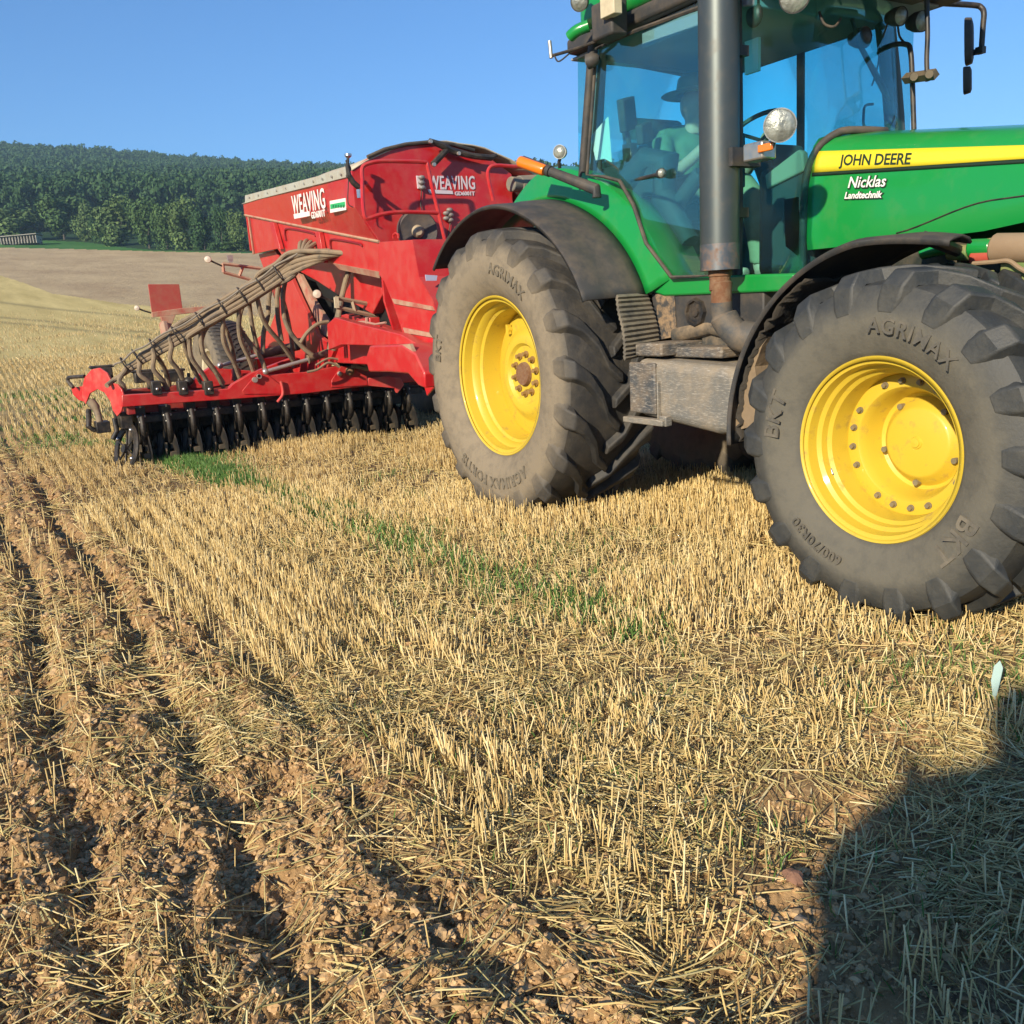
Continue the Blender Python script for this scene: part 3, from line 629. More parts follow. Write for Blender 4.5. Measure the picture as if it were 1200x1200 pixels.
for nm, u, hp, wp, m, lb, kw in (
    ('tree', 20, 36, 54, LEAF_L, 'broad pale green tree directly behind the low timber stack, leftmost tree', {}),
    ('bush', 43, 15, 18, LEAF_O, 'small orange tinted bush at the right end of the timber stack', dict(nl=900)),
    ('tree', 78, 43, 46, LEAF_M, 'round mid green tree with dark lower crown above the left of the meadow', {}),
    ('tree', 103, 38, 28, LEAF_L, 'slim grey green tree next right of the round mid green tree', {}),
    ('tree', 120, 26, 18, LEAF_D, 'low dark narrow tree in the gap between two pale trees', {}),
    ('tree', 143, 47, 52, LEAF_L, 'large pale green tree where the meadow narrows to its tip', {}),
    ('tree', 176, 46, 34, LEAF_M, 'mid green tree with dark patches just right of the meadow tip', {}),
    ('tree', 197, 44, 30, LEAF_M, 'mid green tree behind the red marker board of the drill', {}),
    ('tree', 219, 52, 40, LEAF_L, 'tall tree with yellow green top above the ploughed field', {}),
    ('tree', 241, 40, 30, LEAF_D, 'dark tree between the yellow green topped tree and the bare stems', {}),
    ('tree', 262, 44, 26, LEAF_D, 'dark tree with pale bare stems showing left of the drill hopper', dict(nl=1800)),
    ('tree', 281, 44, 24, LEAF_L, 'olive green tree touching the left edge of the drill hopper', {}),
    ('bush', 276, 10, 44, LEAF_M, 'low spreading green bush in front of the olive green tree', dict(nl=1800))):
    x, y, z, r0 = at_terrain(u, 296); d = float(np.interp(wrap(atan2(y-CAM[1], x-CAM[0])), *BM))+4
    edge_tree(nm, u, 0, hp*d/FPX, wp*1.22*d/FPX, m, lb, seed=u, **kw)
# low stack of timber at the meadow's left end
x, y, z, r0 = at_terrain(26, 287.0); root = empty('timber_stack', (x, y, z)); tag(root, 'long low stack of grey timber in the distance at the left edge of the meadow', 'timber stack')
rot = Matrix.Rotation(YAW-pi/2+0.12, 3, 'Z'); s = r0/FPX
mb = MB(); W_ = 36*s; 
for k in range(13):
    xx = -W_/2+(k+0.5)*W_/13; mb.box(rot @ Vector((xx, 0, 4.4*s)), (0.22*W_/13, 2.6, 7.4*s), rot)
build('support_posts', mb, mat('grey_timber', (0.44, 0.41, 0.36), 0.9, var=0.3, scale=2), root)
mb = MB()
for k in range(26):
    a = rnd.uniform(-0.5, 0.3)*W_; l = rnd.uniform(0.2, 0.45)*W_; zz = (0.5+(k % 6)*1.25)*s; yy = -1.0+0.35*(k//5)
    mb.tube([rot @ Vector((max(a, -W_/2), yy, zz)), rot @ Vector((min(a+l, W_/2), yy, zz+0.02))], 0.62*s, 7)
build('logs', mb, mat('dark_timber', (0.24, 0.21, 0.18), 0.9, var=0.5, scale=1.5), root)
mb = MB(); P = [rot @ Vector(q) for q in ((-W_/2, -1.6, 7.5*s), (W_/2, -1.6, 9.0*s), (W_/2, 1.6, 9.5*s), (-W_/2, 1.6, 8*s))]; mb.prism(P, (0, 0, 0.7*s))
build('cover', mb, mat('sheet_cover', (0.36, 0.34, 0.30), 0.8, var=0.3), root)
# ================================================================== tractor
TO = (1.5, -0.1, 0.0)
TR = empty('tractor', TO); tag(TR, 'large green farm tractor with yellow wheel rims and a tall exhaust, standing on the stubble', 'tractor')
def tp(name, mb, m, parent=None, **k): return build(name, mb, m, parent or TR, origin=TO, **k)
YC = -0.10                                              # centre line of the machines

def make_wheel(cx, cy, cz, R, W, rr_, rw, nl, side, rub, front, phase=0.0):
    """side -1: outer face towards the observer"""
    ax = (0, side, 0); c = Vector((cx, cy, cz)); h = rw/2
    # -- disc and hub (the wheel itself)
    mb = MB()
    if front:
        prof = [(0.040, 0.325), (0.044, 0.318), (0.044, 0.262), (0.036, 0.255), (0.0, 0.243), (-0.075, 0.222), (-0.085, 0.206), (-0.072, 0.196), (-0.05, 0.182), (-0.042, 0.170), (-0.030, 0.163), (-0.024, 0.150), (-0.022, 0.03), (-0.016, 0.026), (-0.016, 0.0)]
        bk = [(0.030, 0.325), (-0.01, 0.30), (-0.10, 0.22), (-0.13, 0.0)]
    else:
        prof = [(-0.02, 0.475), (0.0, 0.462), (0.015, 0.44), (0.02, 0.36), (0.035, 0.33), (0.075, 0.29), (0.085, 0.26), (0.083, 0.22), (0.060, 0.20), (0.056, 0.12), (0.070, 0.11), (0.070, 0.0)]
        bk = [(-0.035, 0.475), (0.0, 0.33), (0.02, 0.0)]
    mb.lathe(prof, c, ax, 72); mb.lathe(bk, c, ax, 72)
    wh = tp('wheel', mb, YELLOW, fixn=False)
    # -- rim
    rr0 = rr_
    half = [(h+0.012, rr0-0.004), (h+0.016, rr0+0.010), (h+0.008, rr0+0.016), (h-0.002, rr0+0.004), (h-0.006, rr0-0.022), (h-0.065, rr0-0.032), (h-0.082, rr0-0.052), (h-0.120, rr0-0.060), (h-0.135, rr0-0.078), (h-0.20, rr0-0.086)]
    if front: half = [(h+0.012, rr0-0.004), (h+0.016, rr0+0.008), (h+0.008, rr0+0.012), (h-0.002, rr0+0.002), (h-0.005, rr0-0.018), (h-0.052, rr0-0.026), (h-0.066, rr0-0.044), (h-0.098, rr0-0.050), (h-0.112, rr0-0.066), (h-0.19, rr0-0.076)]
    loop = half+[(-a, r) for a, r in half[::-1]]
    mb = MB(); mb.lathe(loop, c, ax, 96)
    rim = tp('rim', mb, YELLOW, wh, fixn=False, solid=0.008)
    # -- tyre: carcass and lugs in one mesh
    Rc = R-0.052; s_ = W/2
    pr_ = [(h-0.01, rr0-0.005, .35), (h+0.012, rr0+0.012, .6), (h+0.030, rr0+0.035, .95), (s_+0.010, rr0+0.10, 1), (s_+0.030, (rr0+Rc)/2, 1), (s_+0.022, Rc-0.12, .95 if not front else .5), (s_+0.004, Rc-0.06, .6 if not front else .2), (s_-0.025, Rc-0.022, .15), (s_-0.09, Rc-0.004, .05), (s_*0.45, Rc+0.004, .04), (0, Rc+0.006, .04)]
    full = pr_+[(-a, r, d) for a, r, d in pr_[-2::-1]]
    mb = MB(); mb.lathe([(a, r) for a, r, d in full], c, ax, 120, attr=[d for a, r, d in full])
    A = np.array([q[0] for q in full]); RRR = np.array([q[1] for q in full])
    for sd in (1, -1):
        for i in range(nl):
            t0 = 2*pi*(i+(0.5 if sd < 0 else 0))/nl+phase
            # path: starts on the upper sidewall, over the shoulder, curving to the middle of the tread
            path = [(s_+0.020, Rc-0.135, -0.01, .85 if not front else .3, 0.006), (s_+0.012, Rc-0.085, -0.004, .6 if not front else .2, 0.010), (s_-0.004, Rc-0.030, 0.004, .3 if not front else .1, 0.026), (s_-0.040, Rc+0.000, 0.016, .05, 0.047), (s_-0.12, Rc+0.004, 0.055, .02, 0.052), (s_*0.40, Rc+0.005, 0.135, .02, 0.052), (0.08, Rc+0.006, 0.235, .02, 0.051), (-0.03, Rc+0.006, 0.30, .02, 0.050)]
            K = 1.25/R if not front else 1.25/R*0.95; vs = []; da = []
            for k, (a, r, dt, du, hh) in enumerate(path):
                th = t0-dt*K*1.15
                k2 = min(k+1, len(path)-1); k1 = max(k-1, 0)
                # outward normal in the (a, r) plane
                na, nr_ = (path[k2][1]-path[k1][1]), -(path[k2][0]-path[k1][0]); q = sqrt(na*na+nr_*nr_); na, nr_ = abs(na)/q, abs(nr_)/q
                wd = (0.060, 0.074, 0.074, 0.062, 0.050, 0.043, 0.038, 0.034)[k]*(1.0 if not front else 0.86)
                for side2, off, hgt in ((-1, 1.28, -0.012), (-1, 0.86, hh), (1, 0.86, hh), (1, 1.28, -0.012)):
                    aa = (a+na*hgt)*sd; rr2 = r+nr_*hgt; t2 = th+side2*wd*off/R
                    vs.append((cx+rr2*cos(t2), cy+side*aa, cz+rr2*sin(t2))); da.append(du if hgt < 0 else du*0.8)
            n = len(path); fs = []
            for k in range(n-1):
                for j in range(3): fs.append((k*4+j, k*4+j+1, (k+1)*4+j+1, (k+1)*4+j))
            fs += [(0, 1, 2, 3), ((n-1)*4+3, (n-1)*4+2, (n-1)*4+1, (n-1)*4)]
            mb.add(vs, fs, da)
    ty = tp('tyre', mb, rub, wh, attr='dust', sharp=32)
    bv = ty.modifiers.new('bevel', 'BEVEL'); bv.width = 0.011; bv.segments = 3; bv.limit_method = 'ANGLE'; bv.angle_limit = radians(38)
    # -- raised lettering on the sidewall
    mb = MB(); ys = cy+side*(s_+0.027)
    def arc(word, size, rad, mid, extr=0.0035, sp=1.0, flip=False):
        vs, fs = text_geo(word, size, extrude=extr, offset=0.006*size*2, space=sp)
        out = []
        for X_, Y_, Z_ in vs:
            rr3 = rad+Y_*(-1 if flip else 1); t = mid-(X_/rad)*(-1 if flip else 1)
            bul = 0.012*(1-((rr3-(rr0+Rc)/2)/((Rc-rr0)/2))**2)
            out.append((cx+rr3*cos(t), ys+side*(Z_+0.0035+bul*0.10), cz+rr3*sin(t)))
        arc_mb[0].add(out, fs)
    arc_mb = [mb]
    if side < 0:
        if front:
            L4 = (('AGRIMAX', 0.090, 0.545, 68, 1.15), ('BKT', 0.120, 0.535, 166, 1.1), ('BKT', 0.125, 0.535, -36, 1.1), ('600/70R30', 0.070, 0.53, 240, 1.05))
        else:
            L4 = (('AGRIMAX', 0.10, 0.745, 64, 1.1), ('AGRIMAX', 0.11, 0.745, 286, 1.1), ('FORTIS', 0.11, 0.745, 248, 1.1), ('BKT', 0.11, 0.745, 165, 1))
        for w_, s1, r1, a1, p1 in L4:
            mb = MB(); arc_mb[0] = mb; arc(w_, s1, r1, radians(a1), sp=p1)
            tp('lettering', mb, mat('raised_rubber_'+('front' if front else 'rear'), (0.13, 0.11, 0.08) if not front else (0.085, 0.08, 0.068), 0.8, dust=0.6, dust_col=(0.25, 0.21, 0.15, 1)), wh)
    # -- nuts and hub cap
    if side < 0:
        if front:
            for k in range(20):
                if k % 5 == 2: continue
                a = 2*pi*k/20+0.12; p = c+Vector((0.289*cos(a), side*0.044, 0.289*sin(a)))
                mb = MB(); mb.cyl(p, p+Vector((0, side*0.006, 0)), 0.0155, 14); mb.cyl(p+Vector((0, side*0.006, 0)), p+Vector((0, side*0.020, 0)), 0.0115, 6); tp('wheel_nut', mb, mat('dull_nut', (0.22, 0.19, 0.12), 0.6, 0.4, dust=0.5), wh)
            for k in range(5):
                a = 2*pi*k/5+0.9; p = c+Vector((0.188*cos(a), side*-0.066, 0.188*sin(a)))
                mb = MB(); mb.cyl(p, p+Vector((0, side*0.03, 0)), 0.014, 12); tp('hub_bolt', mb, mat('dull_nut', (0.22, 0.19, 0.12)), wh)
            mb = MB(); mb.lathe([(-0.023, 0.022), (-0.010, 0.020), (-0.008, 0.0)], c, ax, 20); tp('centre_cap', mb, YELLOW, wh, fixn=False)
            # rating plate riveted inside the rim
            a = radians(205); p = lambda t, q: c+Vector(((rr0-0.056)*cos(t), side*q, (rr0-0.056)*sin(t)))
            mb = MB(); mb.grid([[p(a-0.05+0.1*i/4, 0.13), p(a-0.05+0.1*i/4, 0.165)] for i in range(5)]); tp('rating_plate', mb, SILVER, wh, solid=0.002)
        else:
            for k in range(10):
                a = 2*pi*k/10+0.2; p = c+Vector((0.142*cos(a), side*0.058, 0.142*sin(a)))
                mb = MB(); mb.cyl(p, p+Vector((0, side*0.012, 0)), 0.024, 16); mb.cyl(p+Vector((0, side*0.012, 0)), p+Vector((0, side*0.038, 0)), 0.017, 6); tp('wheel_nut', mb, mat('rusty_nut', (0.30, 0.17, 0.05), 0.7, 0.2, dust=0.4), wh)
            mb = MB(); mb.lathe([(0.055, 0.088), (0.085, 0.085), (0.10, 0.078), (0.10, 0.0)], c, ax, 28); tp('hub_cap', mb, RUST, wh, fixn=False)
            for a in (radians(62), radians(128), radians(-40), radians(-75)):
                p = c+Vector((0.40*cos(a), side*0.02, 0.40*sin(a))); mb = MB(); mb.cyl(p, p+Vector((0, side*0.03, 0)), 0.022, 12); mb.box(p+Vector((0, side*0.02, 0.0)), (0.03, 0.03, 0.07)); tp('rim_lug', mb, YELLOW, wh)
            a = radians(70); p = c+Vector((0.43*cos(a), side*0.03, 0.43*sin(a))); mb = MB(); mb.tube(smooth_path([p, p+Vector((-.01, side*.03, -.05)), p+Vector((-.02, side*.035, -.11))]), 0.006, 6); tp('valve', mb, BLACKM, wh)
    return wh
YR, YF = -1.02, -0.935
make_wheel(0, YR, 1.0, 1.005, 0.71, 0.545, 0.575, 19, -1, RUBBER, False, 0.1)
make_wheel(3.02, YF, 0.77, 0.785, 0.60, 0.402, 0.51, 18, -1, RUBBERF, True, 0.05)
make_wheel(0, 2*YC-YR, 1.0, 1.005, 0.71, 0.545, 0.575, 20, 1, RUBBER, False, 0.3)
make_wheel(3.02, 2*YC-YF, 0.77, 0.785, 0.60, 0.402, 0.51, 18, 1, RUBBERF, True, 0.2)

# -- chassis, axles
mb = MB(); mb.box2((-0.35, YC-0.28, 0.75), (1.9, YC+0.28, 1.52)); mb.box2((1.9, YC-0.24, 0.72), (4.4, YC+0.24, 1.25))
mb.cyl((0, -0.98, 1.0), (0, 0.78, 1.0), 0.14, 20); mb.box2((-0.2, YC-0.5, 0.85), (0.25, YC+0.5, 1.25))
tp('chassis', mb, mat('frame_dirty', (0.02, 0.035, 0.02), 0.7, dust=0.7, scale=4), bevel=0.03)
mb = MB(); mb.box2((2.0, YC-0.33, 1.24), (4.35, YC+0.33, 1.66)); tp('engine', mb, mat('engine_dark', (0.012, 0.018, 0.012), 0.7, dust=0.3), bevel=0.05)
mb = MB(); mb.tube([(3.02, -0.80, .77), (3.02, -0.6, .74), (3.02, YC, .70), (3.02, 0.4, .74), (3.02, 0.6, .77)], [0.19, 0.12, 0.16, 0.12, 0.19], 20)
mb.box((3.02, -0.70, 0.80), (0.20, 0.14, 0.40)); mb.box((3.25, -0.55, 0.80), (0.30, 0.10, 0.10)); tp('front_axle', mb, OILG, bevel=0.015)

# -- hood
def ztop(x): return 2.285-0.142*(x-2.04)-0.02*max(0, x-3.4)**2
def yside(x): return 0.455-0.02*max(0, x-3.6)**2
def zbot(x): return 1.69 if x < 2.9 else 1.69+0.05*sstep(2.9, 3.5, x)-0.25*sstep(3.7, 4.4, x)
def hood_sec(x):
    y = yside(x); zt = ztop(x); zb = float(zbot(x))
    half = [(-(y-0.0), zb), (-(y+0.012), zb+0.06), (-(y+0.006), zb+0.20), (-(y-0.004), zt-0.16), (-(y-0.018), zt-0.10), (-(y-0.035), zt-0.06), (-(y-0.075), zt-0.02), (-(y-0.14), zt-0.002), (-(y-0.28), zt+0.018), (0, zt+0.03)]
    return [Vector((x, YC+0.10-0.10*1+a, z)) for a, z in half]+[Vector((x, YC-a, z)) for a, z in half[-2::-1]]
# side plane at y = -0.46: centre line shifted so that the right flank stands where it is seen
YH = -0.0
def hs(x): 
    s = hood_sec(x); return [Vector((q.x, q.y+0.10, q.z)) for q in s]
xs = [1.985, 2.05, 2.2, 2.5, 2.8, 3.0, 3.2, 3.5, 3.8, 4.1, 4.35, 4.5]
mb = MB(); P = [hs(x) for x in xs]; mb.grid(P); mb.f.append(tuple(range(len(P[0])))); mb.f.append(tuple(len(mb.v)-1-i for i in range(len(P[0]))))
hood = tp('hood', mb, GREEN, sharp=50)
def flank(x, z, off=0.003):
    """a point on the hood's right flank"""
    y = yside(x); zt = ztop(x); zb = float(zbot(x))
    pts = [(zb, y), (zb+0.06, y+0.012), (zb+0.20, y+0.006), (zt-0.16, y-0.004), (zt-0.10, y-0.018), (zt-0.06, y-0.035), (zt-0.02, y-0.075)]
    return Vector((x, -float(np.interp(z, [q[0] for q in pts], [q[1] for q in pts]))-off, z))
def sz(x): return 2.148-0.118*(x-2.0)          # middle of the stripe
def sh(x): return 0.055-0.0225*(x-2.0) if x < 3.4 else 0.0235                           # half its height
mb = MB(); X_ = np.linspace(2.008, 4.4, 40); mb.grid([[flank(x, sz(x)-sh(x)+2*sh(x)*k/3, 0.004) for k in range(4)] for x in X_]); tp('hood_stripe', mb, STRIPE, hood, solid=0.002)
mb = MB(); mb.grid([[flank(x, sz(x)-sh(x)-0.018, 0.004), flank(x, sz(x)-sh(x)-0.001, 0.004)] for x in X_]); tp('stripe_edge', mb, INK, hood, solid=0.002)
mb = MB(); mb.tube([flank(x, z, 0.001) for x, z in zip(np.linspace(2.55, 4.3, 30), [1.735+0.10*float(sstep(2.5, 3.05, x))-0.01 for x in np.linspace(2.55, 4.3, 30)])], 0.004, 6); tp('hood_seam', mb, BLACKM, hood)
def on_flank(x0, z0, slope, off):
    return lambda X, Y, Z: flank(x0+X, z0+Y+slope*X, off+Z)
mb = MB(); text_on(mb, 'JOHN DEERE', 0.074, on_flank(2.40, sz(2.40)-0.004, -0.14, 0.0068), extrude=0.0006, offset=0.0015, space=0.98); tp('hood_lettering', mb, INK, hood)
def hood_text(s, size, x0, z0, m, nm, sh_=0.25, off=0.003):
    mb = MB(); text_on(mb, s, size, on_flank(x0+0.002, z0-0.003, -0.10, 0.0045), shear=sh_, offset=off+0.0035, extrude=0.0003); tp(nm+'_outline', mb, INK, hood)  # black print outline set behind the white letters
    mb = MB(); text_on(mb, s, size, on_flank(x0, z0, -0.10, 0.0060), shear=sh_, offset=off, extrude=0.0006); tp(nm, mb, m, hood)
hood_text('Nicklas', 0.078, 2.36, 1.995, WHITE, 'dealer_lettering', off=0.0008); hood_text('Landtechnik', 0.046, 2.342, 1.934, WHITE, 'dealer_subline', off=0.0012)
# grab handle-like rubber seal round the back of the hood
mb = MB(); sp = [(1.975, -0.475, 1.60), (1.975, -0.482, 1.75), (1.975, -0.475, 2.00), (1.99, -0.462, 2.12), (2.03, -0.43, 2.22), (2.10, -0.36, 2.285), (2.16, -0.26, 2.29), (2.20, -0.1, 2.285)]
mb.tube(smooth_path(sp, 6), 0.020, 10); tp('hood_seal', mb, RUBBERP)

# -- cab
YA, YB = -0.86, 0.66
def post(pts, r, m=BLACKP, nm='cab_post', flat=1.0): mb = MB(); mb.tube(smooth_path(pts, 5), r, 10, flat=flat); return tp(nm, mb, m)
post([(0.42, -0.845, 2.18), (0.46, -0.85, 2.32), (0.535, -0.85, 2.68), (0.60, -0.84, 3.06)], 0.028)
post([(1.815, -0.82, 1.57), (1.82, -0.82, 2.2), (1.80, -0.81, 3.05)], 0.030)
post([(1.80, 0.50, 1.6), (1.82, 0.50, 2.3), (1.72, 0.50, 3.0)], 0.060, mat('post_grey', (0.10, 0.12, 0.11), 0.6))
post([(0.95, 0.655, 1.6), (0.95, 0.66, 2.3), (0.95, 0.65, 3.05)], 0.028)
post([(0.15, 0.63, 1.6), (0.10, 0.65, 2.3), (0.20, 0.63, 3.05)], 0.045)
post([(0.40, -0.70, 2.1), (0.42, -0.70, 2.5), (0.50, -0.70, 3.05)], 0.040, mat('post_grey', (0.10, 0.12, 0.11)))
# door sill with green strip
mb = MB(); mb.prism([at(780, 325, y=-0.86), at(868, 322, y=-0.86), (2.25, -0.86, 1.562), (2.25, -0.86, 1.475), (1.25, -0.86, 1.487), at(765, 343, y=-0.86), at(762, 330, y=-0.86)], (0, 0.10, 0)); tp('door_sill', mb, GREEN, bevel=0.012)
mb = MB(); mb.prism([at(763, 344, y=-0.84), at(895, 340, y=-0.84), at(895, 388, y=-0.84), at(800, 388, y=-0.84), at(790, 395, y=-0.84), at(768, 398, y=-0.84)], (0, 0.12, 0)); lp = tp('lower_cab_panel', mb, BLACKP, bevel=0.01)
c = at(813, 366, y=-0.862); mb = MB(); mb.lathe([(0, 0.085), (0.022, 0.080), (0.022, 0.066), (0.006, 0.062), (0.006, 0.03), (0.016, 0.028), (0.016, 0)], c+Vector((0, 0.02, 0)), (0, -1, 0), 8); tp('round_cover', mb, BLACKM, lp)
mb = MB(); mb.prism([at(768, 345, y=-0.847), at(790, 344, y=-0.847), at(793, 394, y=-0.847), at(773, 398, y=-0.847)], (0, 0.004, 0)); tp('mud_splash', mb, mat('streaky_mud', (0.05, 0.05, 0.05), 0.8, dust=1.0, up=0, scale=9, dust_col=(0.28, 0.19, 0.11, 1), dlo=0.42, dhi=0.58), lp)
# glass
def sheet(name, pts, m, parent=None, th=0.006, off=None):
    mb = MB(); mb.prism(pts, off or (0, th, 0)); return tp(name, mb, m, parent, bevel=0)
side_px = [(688, 205), (699, 57), (745, 36), (822, 8), (857, -4), (857, 322), (787, 325), (757, 285), (742, 240), (726, 212), (707, 207)]
sheet('side_window', [at(u, v, y=-0.884) for u, v in side_px], CABGLASS)
mb = MB(); plan = smooth_path([(1.83, -0.83, 0), (1.96, -0.64, 0), (2.035, -0.40, 0), (2.055, -0.1, 0), (2.00, 0.25, 0), (1.83, 0.50, 0)], 5)
def zb_w(y): return 1.565 if y < -0.46 else (1.565+(2.30-1.565)*min(1, (y+0.46)/0.10)) if y < -0.36 else 2.31
P = [[Vector((p.x-(0.0 if z < 2.4 else 0.10*(z-2.4)), p.y, z)) for z in np.linspace(zb_w(p.y), 3.03, 6)] for p in plan]
mb.grid(P); tp('windscreen', mb, CABGLASS, solid=0.006)
mb = MB(); mb.grid([[Vector((x, YB, z)) for z in (1.6, 3.05)] for x in (0.15, 0.95, 1.80)]); tp('left_window', mb, CABGLASS, solid=0.006)
mb = MB(); mb.grid([[Vector((0.30+0.06*(z-1.6), y, z)) for z in (2.0, 3.05)] for y in (-0.80, YB)]); tp('rear_window', mb, CABGLASS, solid=0.006)
mb = MB(); mb.tube([at(u, v, y=-0.893) for u, v in side_px], 0.012, 6, closed=True); tp('window_seal', mb, RUBBERP)
# roof
mb = MB(); rp = [(0.50, YA-0.02), (2.12, YA-0.02), (2.28, YA+0.10), (2.36, YC), (2.28, YB-0.10), (2.12, YB+0.06), (0.20, YB+0.06)]
mb.prism([Vector((x, y, 3.13)) for x, y in rp], (0, 0, 0.22)); roof = tp('roof', mb, GREEN, bevel=0.06, seg=4)
mb = MB(); mb.prism([Vector((x*0.985+0.02-(0.16 if x < 0.6 else 0), y*0.985, 3.045)) for x, y in rp], (0, 0, 0.09)); tp('roof_frame', mb, BLACKP, roof, bevel=0.02)
mb = MB(); mb.box2((0.30, YA+0.06, 3.025), (2.0, YB-0.05, 3.043)); mb.box2((1.0, YA+0.08, 2.93), (1.85, -0.25, 3.026)); tp('headliner', mb, HEADL, roof, bevel=0.01)
mb = MB(); mb.box2((2.0, -0.7, 3.0), (2.42, 0.35, 3.09)); mb.box2((2.2, -0.6, 2.95), (2.46, 0.2, 3.02)); tp('light_bar', mb, BLACKP, roof, bevel=0.02)
mb = MB(); mb.box(at(714, 24, y=-0.98), (0.20, 0.12, 0.20)); bx = tp('equipment_box', mb, BLACKP, bevel=0.015)
mb = MB(); mb.box(at(716, 6, y=-1.05), (0.13, 0.06, 0.12)); tp('box_face', mb, CREAM, bx, bevel=0.005)
mb = MB(); mb.tube(smooth_path([at(690, 30, y=-0.95), at(676, 36, y=-1.0), at(667, 44, y=-1.02)]), [0.035]*12+[0.022], 10); tp('corner_cap', mb, GREEN, roof)
# small rod with plug at the roof corner
mb = MB(); mb.tube(smooth_path([at(700, 48, y=-0.95), at(672, 58, y=-1.0), at(648, 65, y=-1.05)]), 0.010, 8); mb.tube(smooth_path([at(650, 66, y=-1.05), at(655, 72, y=-1.05), at(668, 62, y=-1.0)]), 0.005, 6)
ar = tp('roof_corner_rod', mb, BLACKM); mb = MB(); mb.cyl(at(646, 68, y=-1.05), at(644, 48, y=-1.05), 0.012, 10); tp('rod_tip', mb, ZINC, ar)

def lamp(name, c, d, r, depth=0.10, m=BLACKP, bracket=None, lens=LENS):
    d = Vector(d).normalized(); c = Vector(c); mb = MB(); mb.lathe([(-depth, r*0.25), (-depth*0.85, r*0.62), (-depth*0.4, r*0.93), (0, r), (0.008, r), (0.008, r*0.93)], c, d, 28)
    o = tp(name, mb, m, fixn=False); mb = MB(); mb.lathe([(0.004, r*0.93), (0.014, r*0.7), (0.020, r*0.35), (0.022, 0)], c, d, 24); tp('lens', mb, lens, o, fixn=False)
    mb = MB(); mb.lathe([(0.002, r*0.96), (-depth*0.3, r*0.75), (-depth*0.6, r*0.3), (-depth*0.65, 0)], c, d, 24)
    if bracket: mb = MB(); mb.tube([c-d*depth*0.5]+[Vector(q) for q in bracket], 0.011, 8); tp('bracket', mb, BLACKM, o)
    return o
tocam = (CAM-np.array(at(914, 147, y=-1.0))); tocam = Vector((tocam[0], tocam[1], 0)).normalized()
fdir = Vector((0.85, -0.42, -0.12))
lamp('work_lamp', at(914, 147, y=-1.08), Vector((0.72, -0.68, -0.1)), 0.077, 0.11, SILVER, [at(905, 172, y=-1.02), at(899, 180, y=-0.96)])
mb = MB(); mb.box(at(890, 178, y=-1.02), (0.13, 0.10, 0.085)); il = tp('side_light', mb, SILVER, bevel=0.01)
mb = MB(); mb.box(at(897, 173, y=-1.075), (0.085, 0.02, 0.035)); tp('lens', mb, AMBER, il, bevel=0.004)
mb = MB(); mb.tube([at(893, 184, y=-1.0), at(870, 184, y=-0.90), at(868, 184, y=-0.80)], 0.022, 8); mb.box(at(870, 185, y=-0.93), (0.06, 0.2, 0.09)); tp('bracket', mb, BLACKP, il)
lamp('rear_work_lamp', at(656, 178, y=-1.15), Vector((0.55, -0.8, -0.05)), 0.042, 0.07, SILVER, [at(655, 190, y=-1.13), at(656, 197, y=-1.12)])
lamp('roof_work_lamp', at(679, 2, y=-1.0), Vector((0.5, -0.8, -0.3)), 0.055, 0.08)
lamp('roof_work_lamp', at(690, 72, y=-0.95), Vector((-0.6, -0.4, -0.1)), 0.045, 0.07)
for u, v, yy, r in ((931, -4, -0.75, 0.075), (1055, 19, 0.15, 0.05), (1080, 25, 0.28, 0.055), (1012, 44, -0.05, 0.055)):
    lamp('roof_work_lamp', at(u, v, y=yy), Vector((0.9, -0.1, -0.15)) if u > 1000 else Vector((0.7, -0.6, -0.3)), r, 0.10, BLACKP, None, LENS if u != 1012 else BLACKM)
c = at(884, 18, y=-0.70); mb = MB(); mb.ball(c, 0.06, 10, (0.9, 0.5, 1)); mb.cyl(c, c+Vector((0, 0, 0.14)), 0.03, 10); tp('inside_lamp', mb, BLACKM)
# indicator arm on the fender
p0 = at(699, 222, y=-1.00); p1 = at(645, 201, y=-1.13); p2 = at(612, 189, y=-1.20)
mb = MB(); mb.tube([p0+Vector((0, 0, -0.05)), p0, p1], [0.03, 0.036, 0.030], 10); mb.tube([p1, p2], [0.036, 0.036], 12); ia = tp('indicator_arm', mb, BLACKP, bevel=0.004)
d = (p2-p1).normalized(); mb = MB(); q0 = p1+(p2-p1)*0.08+Vector((0.0, -0.025, 0)); q1 = p2+Vector((0, -0.025, 0)); mb.tube([q0, q0+d*0.012, q1-d*0.012, q1], [0.030, 0.036, 0.036, 0.026], 14); tp('lens', mb, AMBER, ia)
lamp('fender_lamp', at(775, 203, y=-0.92), Vector((0.9, -0.3, 0)), 0.028, 0.06, BLACKP, [at(740, 212, y=-0.86)], LENS)
# far-side rear corner spool lamp seen between fender and hopper
c = at(622, 217, y=0.80); mb = MB(); mb.cyl(c+Vector((0, 0.15, 0.01)), c+Vector((0, -0.15, -0.01)), 0.10, 18); mb.cyl(c+Vector((0.02, -0.15, 0)), c+Vector((0.04, -0.27, 0)), 0.075, 16); tp('rear_filter', mb, mat('grey_filter', (0.16, 0.16, 0.14), 0.7, dust=0.7), bevel=0.01)

